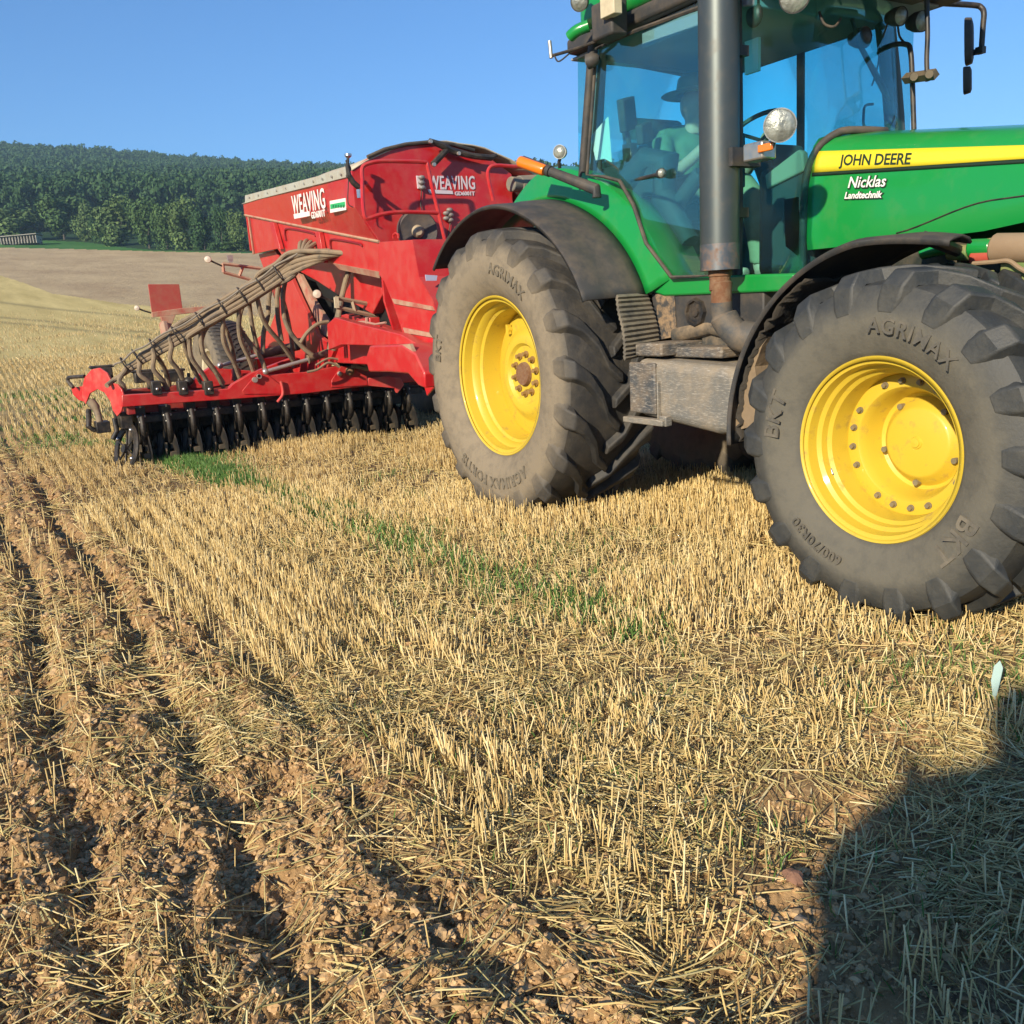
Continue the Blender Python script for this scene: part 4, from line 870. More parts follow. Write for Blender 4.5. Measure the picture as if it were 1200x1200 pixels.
# -- rear fender
cz = 1.0
def arcf(rad, y, a): return Vector((rad*cos(a), y, cz+rad*sin(a)))
A = [radians(q) for q in np.linspace(137, 24, 40)]
def band(secs, a_list, rad_mul=lambda a: 1.0):
    return [[arcf(r*rad_mul(a), y, a) for y, r in secs] for a in a_list]
rm = lambda a: 1.0+0.045*float(sstep(radians(70), radians(24), a))+0.01*float(sstep(radians(110), radians(137), a))
mb = MB(); mb.grid(band([(-1.335, 1.125), (-1.34, 1.14), (-1.32, 1.150), (-1.20, 1.158), (-1.10, 1.163), (-1.08, 1.172), (-0.98, 1.180), (-0.90, 1.185)], A, rm)); fe = tp('fender_extension', mb, BLACKP, solid=0.012, sharp=25)
fpx = [(722, 209), (707, 207), (680, 205), (655, 203), (620, 212), (640, 225), (672, 228), (700, 242), (725, 270), (742, 305), (757, 343), (768, 343), (770, 330), (787, 328), (760, 290), (746, 248), (733, 222)]
A2 = [radians(q) for q in np.linspace(125, 24, 40)]
def inner_r(a): # the green fender sweeps up to the window line
    return 1.0
mb = MB(); P = []
for a in A2:
    k = rm(a); top = Vector((0, 0, 0))
    up_ = 0.20*float(sstep(radians(120), radians(85), a))*float(1-sstep(radians(60), radians(10), a)*0.2)
    P.append([arcf(1.188*k, -0.90, a), arcf((1.20+up_*0.15)*k, -0.885, a), arcf((1.22+up_*0.5)*k, -0.872, a), arcf((1.235+up_*0.75)*k, -0.862, a), arcf((1.24+up_*0.8)*k, -0.80, a), arcf((1.24+up_*0.6)*k, -0.55, a)])
mb.grid(P); tp('fender', mb, GREEN, solid=0.012, sharp=45)
# ribbed flap below the fender
mb = MB(); pts = [at(722, 347, y=-1.16), at(724, 365, y=-1.17), at(729, 385, y=-1.18), at(731, 405, y=-1.18), at(731, 421, y=-1.18)]
pts2 = [at(757, 345, y=-0.88), at(763, 362, y=-0.88), at(768, 380, y=-0.88), at(770, 398, y=-0.88), at(768, 412, y=-0.88)]
pa = smooth_path(pts, 7); pb = smooth_path(pts2, 7); P = []
for i, (a, b) in enumerate(zip(pa, pb)):
    o_ = Vector((0.010 if i % 2 else 0, 0, 0)); P.append([a+o_, a.lerp(b, 0.06)+o_*1.4, a.lerp(b, 0.94)+o_*1.4, b+o_])
mb.grid(P); tp('mud_flap', mb, mat('flap_rubber', (0.05, 0.05, 0.05), 0.8, dust=0.8, up=0.2, dust_col=(0.24, 0.20, 0.14, 1), dlo=0.35, dhi=0.6), solid=0.02, smooth=False)

# -- tank / toolbox with step
mb = MB(); T0 = [at(742, 421, y=-1.12), at(779, 412, y=-1.12), at(850, 423, y=-1.12), at(857, 506, y=-1.12), at(800, 497, y=-1.12), at(745, 487, y=-1.12)]
mb.prism([Vector((1.27, -1.12, 1.135)), Vector((2.10, -1.12, 1.10)), Vector((2.14, -1.12, 0.76)), Vector((1.95, -1.12, 0.735)), Vector((1.27, -1.12, 0.80))], (0, 0.55, 0)); tk = tp('side_tank', mb, TANK, bevel=0.055, seg=4)
mb = MB(); mb.box((1.375, -0.93, 1.185), (0.24, 0.34, 0.075)); mb.box((1.66, -0.86, 1.165), (0.40, 0.25, 0.06)); tp('tank_lid', mb, mat('dark_scuffed', (0.06, 0.065, 0.07), 0.6, dust=0.6, scratch=0.8), tk, bevel=0.012)
mb = MB(); mb.box((1.255+0.10, -1.127, 0.965), (0.235, 0.02, 0.30)); tp('scuffed_plate', mb, mat('dark_scuffed', (0.06, 0.065, 0.07), 0.6), tk, bevel=0.01)
mb = MB(); mb.box((1.50, -1.13, 0.90), (0.012, 0.03, 0.22)); mb.box((1.40, -1.15, 0.775), (0.36, 0.06, 0.035)); mb.box((1.56, -1.135, 0.785), (0.06, 0.05, 0.06)); tp('tank_step', mb, TANK, tk, bevel=0.006)
mb = MB(); mb.box2((1.5, -0.8, 1.15), (2.1, -0.4, 1.42)); mb.tube([(1.3, -0.82, 1.25), (1.6, -0.80, 1.3), (2.0, -0.8, 1.22)], 0.05, 10); tp('belly_parts', mb, mat('belly_mud', (0.05, 0.05, 0.045), 0.8, dust=0.8), bevel=0.03)

# -- exhaust
ex = at(843, 200, y=-1.0); ex = Vector((ex.x, -1.0, 0))
mb = MB(); mb.tube([(ex.x, -1, 1.615), (ex.x, -1, 1.63), (ex.x, -1, 3.55)], [0.088, 0.103, 0.103], 40); e_ = tp('exhaust', mb, EXH)
mb = MB(); mb.tube([(ex.x+0.01, -1, 1.42), (ex.x+0.01, -1, 1.50), (ex.x+0.005, -1, 1.505), (ex.x+0.005, -1, 1.535), (ex.x, -1, 1.54), (ex.x, -1, 1.57), (ex.x, -1, 1.575), (ex.x, -1, 1.62)], [0.056, 0.056, 0.061, 0.061, 0.056, 0.056, 0.062, 0.062], 24); tp('exhaust_collar', mb, RUST, e_)
mb = MB(); mb.tube(smooth_path([(ex.x+0.01, -1, 1.44), (ex.x+0.015, -0.99, 1.36), (ex.x+0.09, -0.95, 1.26), (ex.x+0.24, -0.85, 1.235), (ex.x+0.40, -0.65, 1.25)], 6), [0.058]*6+[0.075]*6+[0.085]*13, 20); tp('exhaust_elbow', mb, mat('cast_elbow', (0.05, 0.055, 0.058), 0.65, dust=0.5), e_)
mb = MB(); mb.tube([(ex.x, -1, 1.605), (ex.x, -1, 1.74)], 0.1045, 40, cap=False); tp('rusty_base', mb, mat('rust_burn', (0.13, 0.14, 0.15), 0.4, 0.6, dust=1.0, up=0, scale=7, dust_col=(0.22, 0.12, 0.07, 1), dlo=0.48, dhi=0.70), e_)
for z_ in (2.7, 1.9): mb = MB(); mb.box((ex.x+0.0, -0.88, z_), (0.05, 0.14, 0.05)); tp('exhaust_bracket', mb, BLACKM, e_)

# -- front fender
A3 = [radians(q) for q in np.linspace(184, 80, 44)]; fc = Vector((3.02, 0, 0.77))
def ff(a, y, r): return Vector((fc.x+r*cos(a), y, fc.z+r*sin(a)))
mb = MB(); P = []
for i, a in enumerate(A3):
    k = float(sstep(radians(100), radians(80), a)); w_ = 0.30*(1-0.75*k); r0 = 0.915-0.02*k
    P.append([ff(a, -0.89-w_, r0-0.030), ff(a, -0.89-w_-0.004, r0-0.01), ff(a, -0.89-w_+0.02, r0), ff(a, -0.89, r0+0.012), ff(a, -0.89+w_-0.02, r0), ff(a, -0.89+w_, r0-0.02)])
mb.grid(P); ffn = tp('front_fender', mb, BLACKP, solid=0.012)
mb = MB(); g = np.random.default_rng(3); P = []
for i, a in enumerate([radians(q) for q in np.linspace(183, 120, 40)]):
    P.append([ff(a, -0.89-0.27+0.54*j/8, 0.895-0.012-abs(g.normal(0, 0.012))) for j in range(9)])
mb.grid(P); tp('caked_mud', mb, mat('dark_mud', (0.045, 0.038, 0.030), 0.95, bump=0.8, bscale=40), ffn, solid=0.01)
mb = MB(); mb.prism([at(854, 507, y=-1.13), at(888, 498, y=-1.13), at(890, 465, y=-1.13), at(884, 430, y=-1.13), at(893, 405, y=-1.13), at(900, 395, y=-1.13), at(880, 420, y=-1.13), at(872, 455, y=-1.13)], (0, 0.36, 0)); tp('mud_guard_plate', mb, mat('mud_plate', (0.22, 0.16, 0.10), 0.95, dust=0.5, bump=0.7, bscale=25), ffn, bevel=0.01)
mb = MB(); mb.tube([at(890, 390, y=-0.95), (2.6, -0.7, 1.2), (2.7, -0.4, 1.2)], 0.03, 8); mb.tube([(3.0, -0.89, 1.67), (3.0, -0.6, 1.60), (2.9, -0.4, 1.3)], 0.03, 8); tp('fender_bracket', mb, BLACKM, ffn)
# -- parts showing between hood and front tyre
def px_cyl(name, u0, v0, u1, v1, y, r, m, n=18): mb = MB(); mb.cyl(at(u0, v0, y=y), at(u1, v1, y=y), r, n); return tp(name, mb, m, bevel=0.008)
px_cyl('steering_joint', 1112, 296, 1137, 296, -0.62, 0.035, OILG); px_cyl('hydraulic_block', 1137, 291, 1164, 290, -0.62, 0.04, GREEN)
px_cyl('red_valve', 1139, 302, 1166, 301, -0.63, 0.030, mat('red_valve', (0.45, 0.03, 0.02), 0.5, dust=0.3)); px_cyl('dusty_cover', 1166, 291, 1230, 291, -0.62, 0.065, mat('dusty_tan', (0.25, 0.17, 0.10), 0.8, dust=0.8))
mb = MB(); mb.tube(smooth_path([at(1140, 309, y=-0.68), at(1165, 307, y=-0.68), at(1182, 306, y=-0.68), at(1196, 315, y=-0.68), at(1215, 325, y=-0.68)]), 0.010, 8); tp('brake_pipe', mb, mat('dusty_tan', (0.25, 0.17, 0.10)))
for u, v in ((1150, 285), (1162, 283), (1184, 282)): mb = MB(); mb.cyl(at(u, v+5, y=-0.62), at(u, v-4, y=-0.62), 0.012, 8); mb.cyl(at(u, v-2, y=-0.62), at(u, v-4, y=-0.62), 0.018, 8); tp('pipe_fitting', mb, OILG)
mb = MB(); mb.box(at(1195, 320, y=-0.60), (0.12, 0.1, 0.16)); mb.cyl(at(1160, 317, y=-0.66), at(1160, 321, y=-0.66), 0.02, 10); tp('axle_bracket', mb, OILG, bevel=0.01)
px_cyl('green_tube', 1080, 297, 1110, 290, -0.5, 0.03, GREEN)

# -- mirrors and hand rails in front of the cab
def rail(name, pts, r, m=BLACKM, k=5): mb = MB(); mb.tube(smooth_path(pts, k), r, 10); return tp(name, mb, m)
mi = rail('mirror_arm', [at(1050, -2, y=0.62), at(1090, 3, y=0.9), at(1140, 6, y=1.25), at(1150, 9, y=1.3), at(1153, 16, y=1.3), at(1152, 30, y=1.3), at(1150, 60, y=1.3)], 0.017)
mb = MB(); mb.tube([at(1151, 60, y=1.3), at(1138, 62, y=1.3)], 0.018, 8); mb.box(at(1149, 59, y=1.3), (0.05, 0.04, 0.04)); tp('mirror_clamp', mb, BLACKM, mi)
def mirror_head(u, v0, v1, w_px, yy, nm, m):
    c = at(u, (v0+v1)/2, y=yy); h = (at(u, v0, y=yy)-at(u, v1, y=yy)).length
    rt = Matrix.Rotation(radians(118), 3, 'Z') @ Matrix.Rotation(radians(-3), 3, 'X'); mb = MB(); n = 14; pr2 = []
    for i in range(n):
        a = 2*pi*i/n; e = lambda q: (abs(q)**0.6)*(1 if q > 0 else -1); pr2.append((e(cos(a))*h*0.27, e(sin(a))*h*0.5))
    lay = []
    for off, s in ((-0.025, 0.75), (-0.018, 0.95), (0.01, 1.0), (0.022, 1.0)): lay.append([c+rt @ Vector((a*s, off, b*s)) for a, b in pr2])
    vs = [q for l in lay for q in l]; fs = [(k*n+j, k*n+(j+1) % n, (k+1)*n+(j+1) % n, (k+1)*n+j) for k in range(3) for j in range(n)]+[tuple(range(n))[::-1], tuple(3*n+j for j in range(n))]
    mb.add(vs, fs); o = tp(nm, mb, BLACKP, mi, bevel=0.003)
    return o
mirror_head(1135.5, 21, 76, 12, 1.28, 'mirror_head', MIRROR); mirror_head(1133.5, 78, 110, 9, 1.28, 'wide_angle_mirror', MIRROR)
rail('front_rail', [at(1030, 62, y=0.30), at(1045, 53, y=0.22), at(1062, 52, y=0.15), at(1067, 60, y=0.12), at(1069, 90, y=0.12), at(1071, 152, y=0.12)], 0.014)
rail('front_rail', [at(1086, 0, y=0.05), at(1087, 40, y=0.05), at(1086, 70, y=0.05), at(1087, 95, y=0.05)], 0.013)
mb = MB(); a, b = at(1061, 92, y=0.09), at(1096, 87, y=0.03); mb.tube([a, b], 0.028, 4); mb.cyl(at(1070, 90, y=0.06), at(1071, 90, y=0.0), 0.02, 10); mb.cyl(at(1088, 87, y=0.04), at(1089, 87, y=-0.02), 0.02, 10); tp('rail_clamp', mb, mat('brown_metal', (0.12, 0.10, 0.07), 0.5, 0.4, dust=0.4))
rail('roof_cable', [at(1052, 28, y=0.2), at(1054, 42, y=0.2), at(1060, 50, y=0.18), at(1066, 55, y=0.14)], 0.006, RUBBERP)
rail('roof_cable', [at(960, 14, y=-0.4), at(966, 28, y=-0.4), at(978, 31, y=-0.38), at(985, 22, y=-0.3)], 0.007, RUBBERP)
rail('roof_cable', [at(1040, 28, y=0.1), at(1033, 50, y=0.15), at(1028, 80, y=0.2), at(1022, 100, y=0.3)], 0.005, RUBBERP)
wp_ = rail('wiper', [at(998, 22, y=-0.15), at(1010, 55, y=-0.05), at(1035, 100, y=0.2), at(1042, 118, y=0.25)], 0.010, BLACKM)
mb = MB(); mb.tube([at(1004, 48, y=-0.1), at(1041, 120, y=0.24)], 0.012, 6, flat=0.5); tp('wiper_blade', mb, RUBBERP, wp_)
rail('grab_handle', [at(1024, 122, y=0.46), at(1014, 124, y=0.44), at(1012, 135, y=0.44), at(1013, 148, y=0.44), at(1024, 152, y=0.46)], 0.008)

# -- inside the cab
mb = MB(); mb.box2((0.25, YA+0.06, 1.50), (2.0, YB-0.04, 1.56)); mb.box2((0.25, YA+0.05, 1.5), (0.7, YA+0.30, 2.12)); mb.box2((0.2, YB-0.3, 1.5), (0.7, YB-0.05, 2.1)); tp('cab_floor', mb, INTER, bevel=0.03)
mb = MB(); mb.tube([at(735, 215, y=-0.70), at(760, 190, y=-0.66), (1.0, -0.62, 2.30), (0.98, -0.62, 2.1), (1.2, -0.6, 1.8)], [0.09, 0.10, 0.10, 0.08, 0.06], 12); mb.box2((0.45, -0.72, 2.10), (1.0, -0.52, 2.33)); tp('armrest_console', mb, INTER, bevel=0.03)
seat = MB(); seat.box((0.52, -0.08, 2.02), (0.50, 0.52, 0.14)); seat.box((0.30, -0.08, 2.38), (0.14, 0.50, 0.66), Matrix.Rotation(radians(-8), 3, 'Y')); seat.box((0.52, -0.08, 1.80), (0.30, 0.34, 0.34)); tp('driver_seat', seat, mat('seat_cloth', (0.06, 0.07, 0.07), 0.9), bevel=0.05, seg=3)
mb = MB(); mb.tube([(1.62, -0.08, 1.56), (1.50, -0.08, 2.05), (1.34, -0.08, 2.36)], [0.10, 0.07, 0.04], 12); mb.box((1.45, -0.08, 2.22), (0.14, 0.34, 0.22), Matrix.Rotation(radians(-25), 3, 'Y')); tp('steering_column', mb, INTER, bevel=0.02)
mb = MB(); c = Vector((1.26, -0.08, 2.44)); rt = Matrix.Rotation(radians(-30), 3, 'Y'); mb.tube([c+rt @ Vector((0.20*cos(a), 0.20*sin(a), 0)) for a in np.linspace(0, 2*pi, 32, endpoint=False)], 0.014, 8, closed=True)
for a in (0.5, 2.6, 4.7): mb.tube([c+rt @ Vector((0.20*cos(a), 0.20*sin(a), 0)), c+rt @ Vector((0, 0, -0.05))], 0.011, 6)
tp('steering_wheel', mb, BLACKP)
mb = MB(); c = at(735, 134, y=-0.55); rt = Matrix.Rotation(radians(-60), 3, 'Z') @ Matrix.Rotation(radians(14), 3, 'Y'); mb.box(c, (0.22, 0.05, 0.20), rt); mo = tp('monitor', mb, BLACKP, bevel=0.01)
mb = MB(); c = at(755, 156, y=-0.55); mb.box(c, (0.19, 0.05, 0.12), rt); tp('monitor', mb, BLACKP, bevel=0.01)
mb = MB(); mb.tube([at(733, 145, y=-0.54), at(738, 175, y=-0.56), at(732, 195, y=-0.6)], 0.016, 8); mb.box(at(738, 180, y=-0.56), (0.09, 0.05, 0.12)); tp('monitor_stand', mb, BLACKM)
mb = MB(); mb.prism([at(692, 160, y=-0.78), at(712, 137, y=-0.74), at(716, 190, y=-0.74), at(708, 186, y=-0.76), at(698, 188, y=-0.78)], (0.004, 0.004, 0)); tp('paper_sheet', mb, PAPER)
mb = MB(); mb.box(at(882, 66, y=-0.55), (0.10, 0.02, 0.17)); tp('sun_visor_note', mb, PAPER)
mb = MB(); mb.prism([at(896, 205, y=-0.42), at(935, 175, y=-0.42), at(940, 178, y=-0.42), at(942, 200, y=-0.42), at(898, 222, y=-0.42)], (0, 0.05, 0)); mb.prism([at(917, 232, y=-0.40), at(938, 228, y=-0.40), at(938, 305, y=-0.40), at(919, 290, y=-0.40)], (0, 0.05, 0)); tp('dash_panel', mb, BEIGE, bevel=0.01)
mb = MB(); mb.box2((1.55, -0.4, 1.56), (1.98, 0.35, 2.18)); tp('dashboard', mb, INTER, bevel=0.05)
mb = MB(); mb.box(at(852, 190, y=-0.5), (0.16, 0.14, 0.3)); mb.tube([(0.9, -0.6, 1.9), (1.25, -0.55, 2.2)], 0.05, 10); mb.cyl((1.22, -0.52, 2.22), (1.25, -0.52, 2.36), 0.02, 8); tp('control_lever', mb, INTER, bevel=0.02)
# ================================================================== seed drill
DO = (-4.5, -0.1, 0.0)
DR = empty('seed_drill', DO); tag(DR, 'wide red trailed seed drill with cream covered hopper and dusty hoses, behind the tractor', 'seed drill')
def dp(name, mb, m, parent=None, **k): return build(name, mb, m, parent or DR, origin=DO, **k)
def at_pl(u, v, p0, n):
    d = Vector(FW*FPX+RT*(u-600)-UP*(v-600)); n = Vector(n); c = Vector(CAM); return c+d*((Vector(p0)-c).dot(n)/d.dot(n))
XF = -2.8
# hopper: flared upper sides, arched front and back walls
FT = [Vector((XF, -1.106, 2.80)), Vector((XF, -1.106, 2.468)), Vector((XF, -0.915, 2.156))]
BT = [Vector((-6.95, -1.10, 3.00)), Vector((-6.98, -1.05, 2.93)), Vector((-7.02, -0.93, 2.86))]
arcF = [at(u, v, x=XF) for u, v in [(413, 198), (430, 186), (450, 177), (475, 171), (505, 168), (530, 171), (555, 178), (578, 188)]]+[at(600, 204, x=XF), at(601, 235, x=XF)]
mb = MB()
front = [at(u, v, x=XF) for u, v in [(444, 283), (417, 243)]]+arcF+[Vector((XF, 0.72, 2.3)), Vector((XF, 0.50, 1.0)), Vector((XF, -0.75, 1.0)), Vector((XF, -0.90, 1.6))]
back = [Vector((-6.98, -0.93, 2.86)), Vector((-6.98, -0.95, 3.0)), Vector((-6.98, -0.6, 3.12)), Vector((-6.98, -0.1, 3.16)), Vector((-6.98, 0.4, 3.12)), Vector((-6.98, 0.86, 3.0)), Vector((-6.98, 0.74, 2.4)), Vector((-6.98, -0.93, 2.4))]
mb.prism(front, (-0.03, 0, 0))
hop = dp('hopper', mb, RED, bevel=0.008)
mb = MB(); mb.prism(back, (0.03, 0, 0)); dp('rear_wall', mb, RED, hop)
# flanks: upper flared sheet, lower ribbed sheet
def sideP(u, v, y=-0.93): return at(u, v, y=y)
up_l = [FT[0], FT[1], FT[2], at(365, 267.5, y=-0.925), at(287, 252, y=-0.93), at(287, 237, y=-1.03), at(345, 222, y=-1.06)]
mb = MB(); 
topl = [FT[0].lerp(Vector((-6.95, -0.95, 2.995)), t) for t in np.linspace(0, 1, 8)]; seam = [FT[2].lerp(at(287, 252, y=-0.93), t) for t in np.linspace(0, 1, 8)]
P = []
for i in range(8):
    m_ = topl[i].lerp(seam[i], 0.5)+(FT[1]-FT[0].lerp(FT[2], 0.5))*max(0, 1-i/3)
    P.append([topl[i], m_, seam[i]])
mb.grid(P); mb.grid([[Vector((q.x, 2*YC-q.y, q.z)) for q in r] for r in P]); hs_ = dp('hopper_side', mb, RED, hop, solid=0.012, smooth=False)
mb = MB(); low = [at(444, 283.5, y=-0.925), at(287.5, 252.5, y=-0.925), at(296, 298, y=-0.905), at(325, 291.5, y=-0.905), at(331, 300, y=-0.905), at(372, 306, y=-0.905), at(444, 319, y=-0.905)]
mb.prism(low, (0, 0.02, 0)); 
for u0, v0, u1, v1 in ((322, 260, 330, 292), (376, 271, 382, 308)): mb.prism([at(u0-2, v0, y=-0.927), at(u0+3, v0+1, y=-0.927), at(u1+3, v1, y=-0.927), at(u1-2, v1-1, y=-0.927)], (0, -0.05, 0))
lo = dp('hopper_lower_side', mb, RED, hop, bevel=0.004)
mb = MB(); mb.tube([at(287, 252, y=-0.945), at(365, 267.6, y=-0.94), at(444, 283, y=-0.935)], 0.014, 6); mb.tube([at(291, 254, y=-0.945), at(297, 297, y=-0.925)], 0.012, 6); mb.prism([at(390, 308.5, y=-0.93), at(445, 319, y=-0.93), at(445, 326, y=-0.90), at(398, 316, y=-0.90)], (0, 0.05, 0)); dp('folded_edge', mb, TANRED, hop)
# slots in the lower side: raised tubes, their shade put into a darker red
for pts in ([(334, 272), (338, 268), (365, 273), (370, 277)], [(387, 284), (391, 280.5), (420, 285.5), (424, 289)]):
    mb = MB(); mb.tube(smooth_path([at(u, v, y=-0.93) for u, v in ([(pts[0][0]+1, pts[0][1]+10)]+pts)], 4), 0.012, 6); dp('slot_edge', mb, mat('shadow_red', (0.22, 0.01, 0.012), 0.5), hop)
# tarpaulin and its edge rail
mb = MB(); P = []
for i, t in enumerate(np.linspace(0, 1, 14)):
    x = XF+0.01+(-6.99-XF)*t; ze = 2.80+0.195*t+0.0; cr = (0.285)*(1-t)+0.15*t+0.012*sin(i*1.7); row = []
    for k in range(15):
        s = k/14; y = -1.115+ (2.03)*s*1.0; y = (-1.115+0.15*t)+(2.03-0.25*t)*s; q = 1-abs(2*s-1)**2.1
        row.append(Vector((x, y, ze+cr*q+0.008*sin(k*2.1+i*0.9)*q)))
    P.append(row)
mb.grid(P); tarp = dp('tarpaulin', mb, TARP, solid=0.012, sharp=60)
mb = MB(); mb.prism([at(287, 237.5, y=-0.97), at(287, 229, y=-0.97), at(405, 197.5, y=-1.125), at(409, 207, y=-1.125)], (0, 0.03, 0)); rl = dp('edge_rail', mb, mat('edge_rail', (0.42, 0.42, 0.36), 0.6, dust=0.5), tarp, bevel=0.004)
for i in range(11):
    t = (i+0.5)/11; p = at(287+118*t, 233-30*t, y=-0.98-0.155*t); mb = MB(); mb.cyl(p, p+Vector((0, -0.012, 0)), 0.012, 8); dp('rivet', mb, ZINC, tarp)
mb = MB(); mb.tube([q+Vector((0.015, 0, 0.012)) for q in arcF[1:7]], 0.018, 8); dp('bow_seal', mb, RUBBERP, tarp)
# roller arms at the front top
mb = MB(); x_ = XF+0.10; mb.tube([at(503, 165, x=x_), at(517, 170, x=x_), at(530, 177, x=x_), at(555, 183, x=x_), at(575, 185, x=x_), at(582, 182, x=x_)], [0.025, 0.035, 0.035, 0.03, 0.03, 0.02], 8)
mb.tube([at(523, 176, x=x_), at(514, 186, x=x_), at(507, 193, x=x_)], 0.03, 8); ra = dp('roller_arm', mb, BLACKM, tarp)
for u, v in ((508, 193), (537, 180), (504, 166)): p = at(u, v, x=x_+0.03); mb = MB(); mb.cyl(p, p+Vector((0.025, 0, 0)), 0.018, 10); dp('arm_bolt', mb, ZINC, tarp)
# writing
def on_side(u0, v0, yoff, px):   # flat mapping on the upper side sheet
    def fn(X, Y, Z): return None
    return fn
def text_quad(words, size, a, b, up_scale, m, nm, parent, shear=0.0, offset=0.0, normal=(0, -1, 0), space=1.0):
    """lettering between the surface points a (left) and b (right)"""
    vs, fs = text_geo(words, size, shear=shear, offset=offset, extrude=0.002, space=space, align='LEFT')
    w_ = max(q[0] for q in vs)-min(q[0] for q in vs); x0 = min(q[0] for q in vs); e = (b-a); upv = Vector((0, 0, 1)); nn = Vector(normal)
    mb = MB(); mb.add([a+e*((q[0]-x0)/w_)+upv*q[1]*up_scale+nn*q[2] for q in vs], fs); return dp(nm, mb, m, parent)
yS = lambda u: -1.085-0.0*u
def sp(u, v): # upper side sheet lies between y=-1.14 and y=-1.07
    p0 = FT[0].lerp(FT[2], 0.42)+Vector((0, -0.075, 0)); p1 = Vector((-6.95, -0.965, 2.94)); d = p1-p0; n = Vector((d.y, -d.x, 0)).normalized(); return at_pl(u, v, p0+n*0.0, n)
a, b = sp(342.5, 242), sp(380.5, 233.5); text_quad('WEAVING', 0.5, a, b, 0.56, WHITE, 'maker_lettering', hop, offset=0.006, space=1.12)
mb = MB(); mb.prism([sp(344.5, 251), sp(363, 247.5), sp(363.5, 253), sp(345.5, 256.5)], (0, -0.006, 0)); dp('lettering_bar', mb, WHITE, hop)
a, b = sp(364.8, 253), sp(381, 249.8); text_quad('GD6001T', 0.15, a, b, 0.62, WHITE, 'model_lettering', hop, offset=0.004)
mb = MB(); mb.prism([sp(387, 235.5), sp(405.5, 232), sp(406, 246), sp(387.5, 249.5)], (0, -0.006, 0)); dk = dp('dealer_sticker', mb, WHITE, hop)
mb = MB(); mb.prism([sp(388, 239.5), sp(405, 236.2), sp(405.3, 241.6), sp(388.3, 245)], (0, -0.010, 0)); dp('sticker_band', mb, DECALG, dk)
for u in (391, 394, 397, 400, 403): mb = MB(); mb.prism([sp(u, 240.2), sp(u+1.6, 239.9), sp(u+1.6, 243), sp(u, 243.3)], (0, -0.012, 0)); dp('sticker_letter', mb, mat('deep_green', (0.01, 0.16, 0.05), 0.5), dk)
def fp(u, v, o=0.006): return at(u, v, x=XF+o)
text_quad('WEAVING', 0.20, fp(502.5, 215), fp(556.5, 215), 0.9, mat('grey_decal', (0.62, 0.55, 0.60), 0.5), 'maker_lettering', hop, offset=0.003, space=1.1, normal=(1, 0, 0))
mb = MB(); mb.prism([fp(501, 222), fp(530, 223.5), fp(531, 227.5), fp(503, 226.5)], (0.004, 0, 0)); dp('lettering_bar', mb, mat('grey_decal', (0.6, 0.5, 0.55)), hop)
text_quad('GD6001T', 0.06, fp(533, 227), fp(556.5, 227), 0.85, mat('grey_decal', (0.6, 0.5, 0.55)), 'model_lettering', hop, offset=0.002, normal=(1, 0, 0))
mb = MB(); mb.prism([fp(487.5, 206), fp(496, 207), fp(497, 221), fp(489, 221)], (0.012, 0, 0)); dp('label_plate', mb, mat('grey_decal', (0.6, 0.5, 0.55)), hop)
for u, v in ((494, 208), (494, 214), (495, 220), (527, 246), (528, 252), (528, 258), (523, 250), (523, 256)):
    p = at(u, v, x=XF+0.03); mb = MB(); mb.ball(p, 0.028, 6, (1.0, 1.3, 0.8)); dp('valve_knob', mb, mat('grey_brass', (0.30, 0.28, 0.27), 0.5, 0.5, dust=0.4), hop)
mb = MB(); mb.tube([at(528, 260, x=XF+0.02), at(526, 272, x=XF+0.02), at(524, 285, x=XF+0.02)], 0.006, 6); mb.tube([at(494, 222, x=XF+0.02), at(493, 240, x=XF+0.02), at(496, 253, x=XF+0.02)], 0.006, 6); dp('valve_cable', mb, RUBBERP, hop)
# round fan intake with hub
c = at(489, 271, x=XF+0.10); mb = MB(); mb.lathe([(-0.10, 0.19), (0.03, 0.195), (0.05, 0.185), (0.045, 0.165), (0.03, 0.06), (0.03, 0.0)], c, Vector((1, -0.25, -0.15)), 36); fan_ = dp('fan_cover', mb, mat('fan_grey', (0.07, 0.065, 0.07), 0.6, dust=0.3, bump=0.4, bscale=120), fixn=False)
mb = MB(); mb.lathe([(0.03, 0.062), (0.06, 0.055), (0.085, 0.03), (0.085, 0.0)], c, Vector((1, -0.25, -0.15)), 20); dp('fan_hub', mb, mat('pale_hub', (0.40, 0.32, 0.22), 0.7, dust=0.5), fan_, fixn=False)
mb = MB(); mb.prism([at(495, 293, x=XF+0.03), at(510, 282, x=XF+0.03), at(517, 288, x=XF+0.03), at(510, 294, x=XF+0.03)], (0.01, 0, 0)); dp('pale_flap', mb, mat('flap_pale', (0.5, 0.48, 0.5), 0.6), fan_)
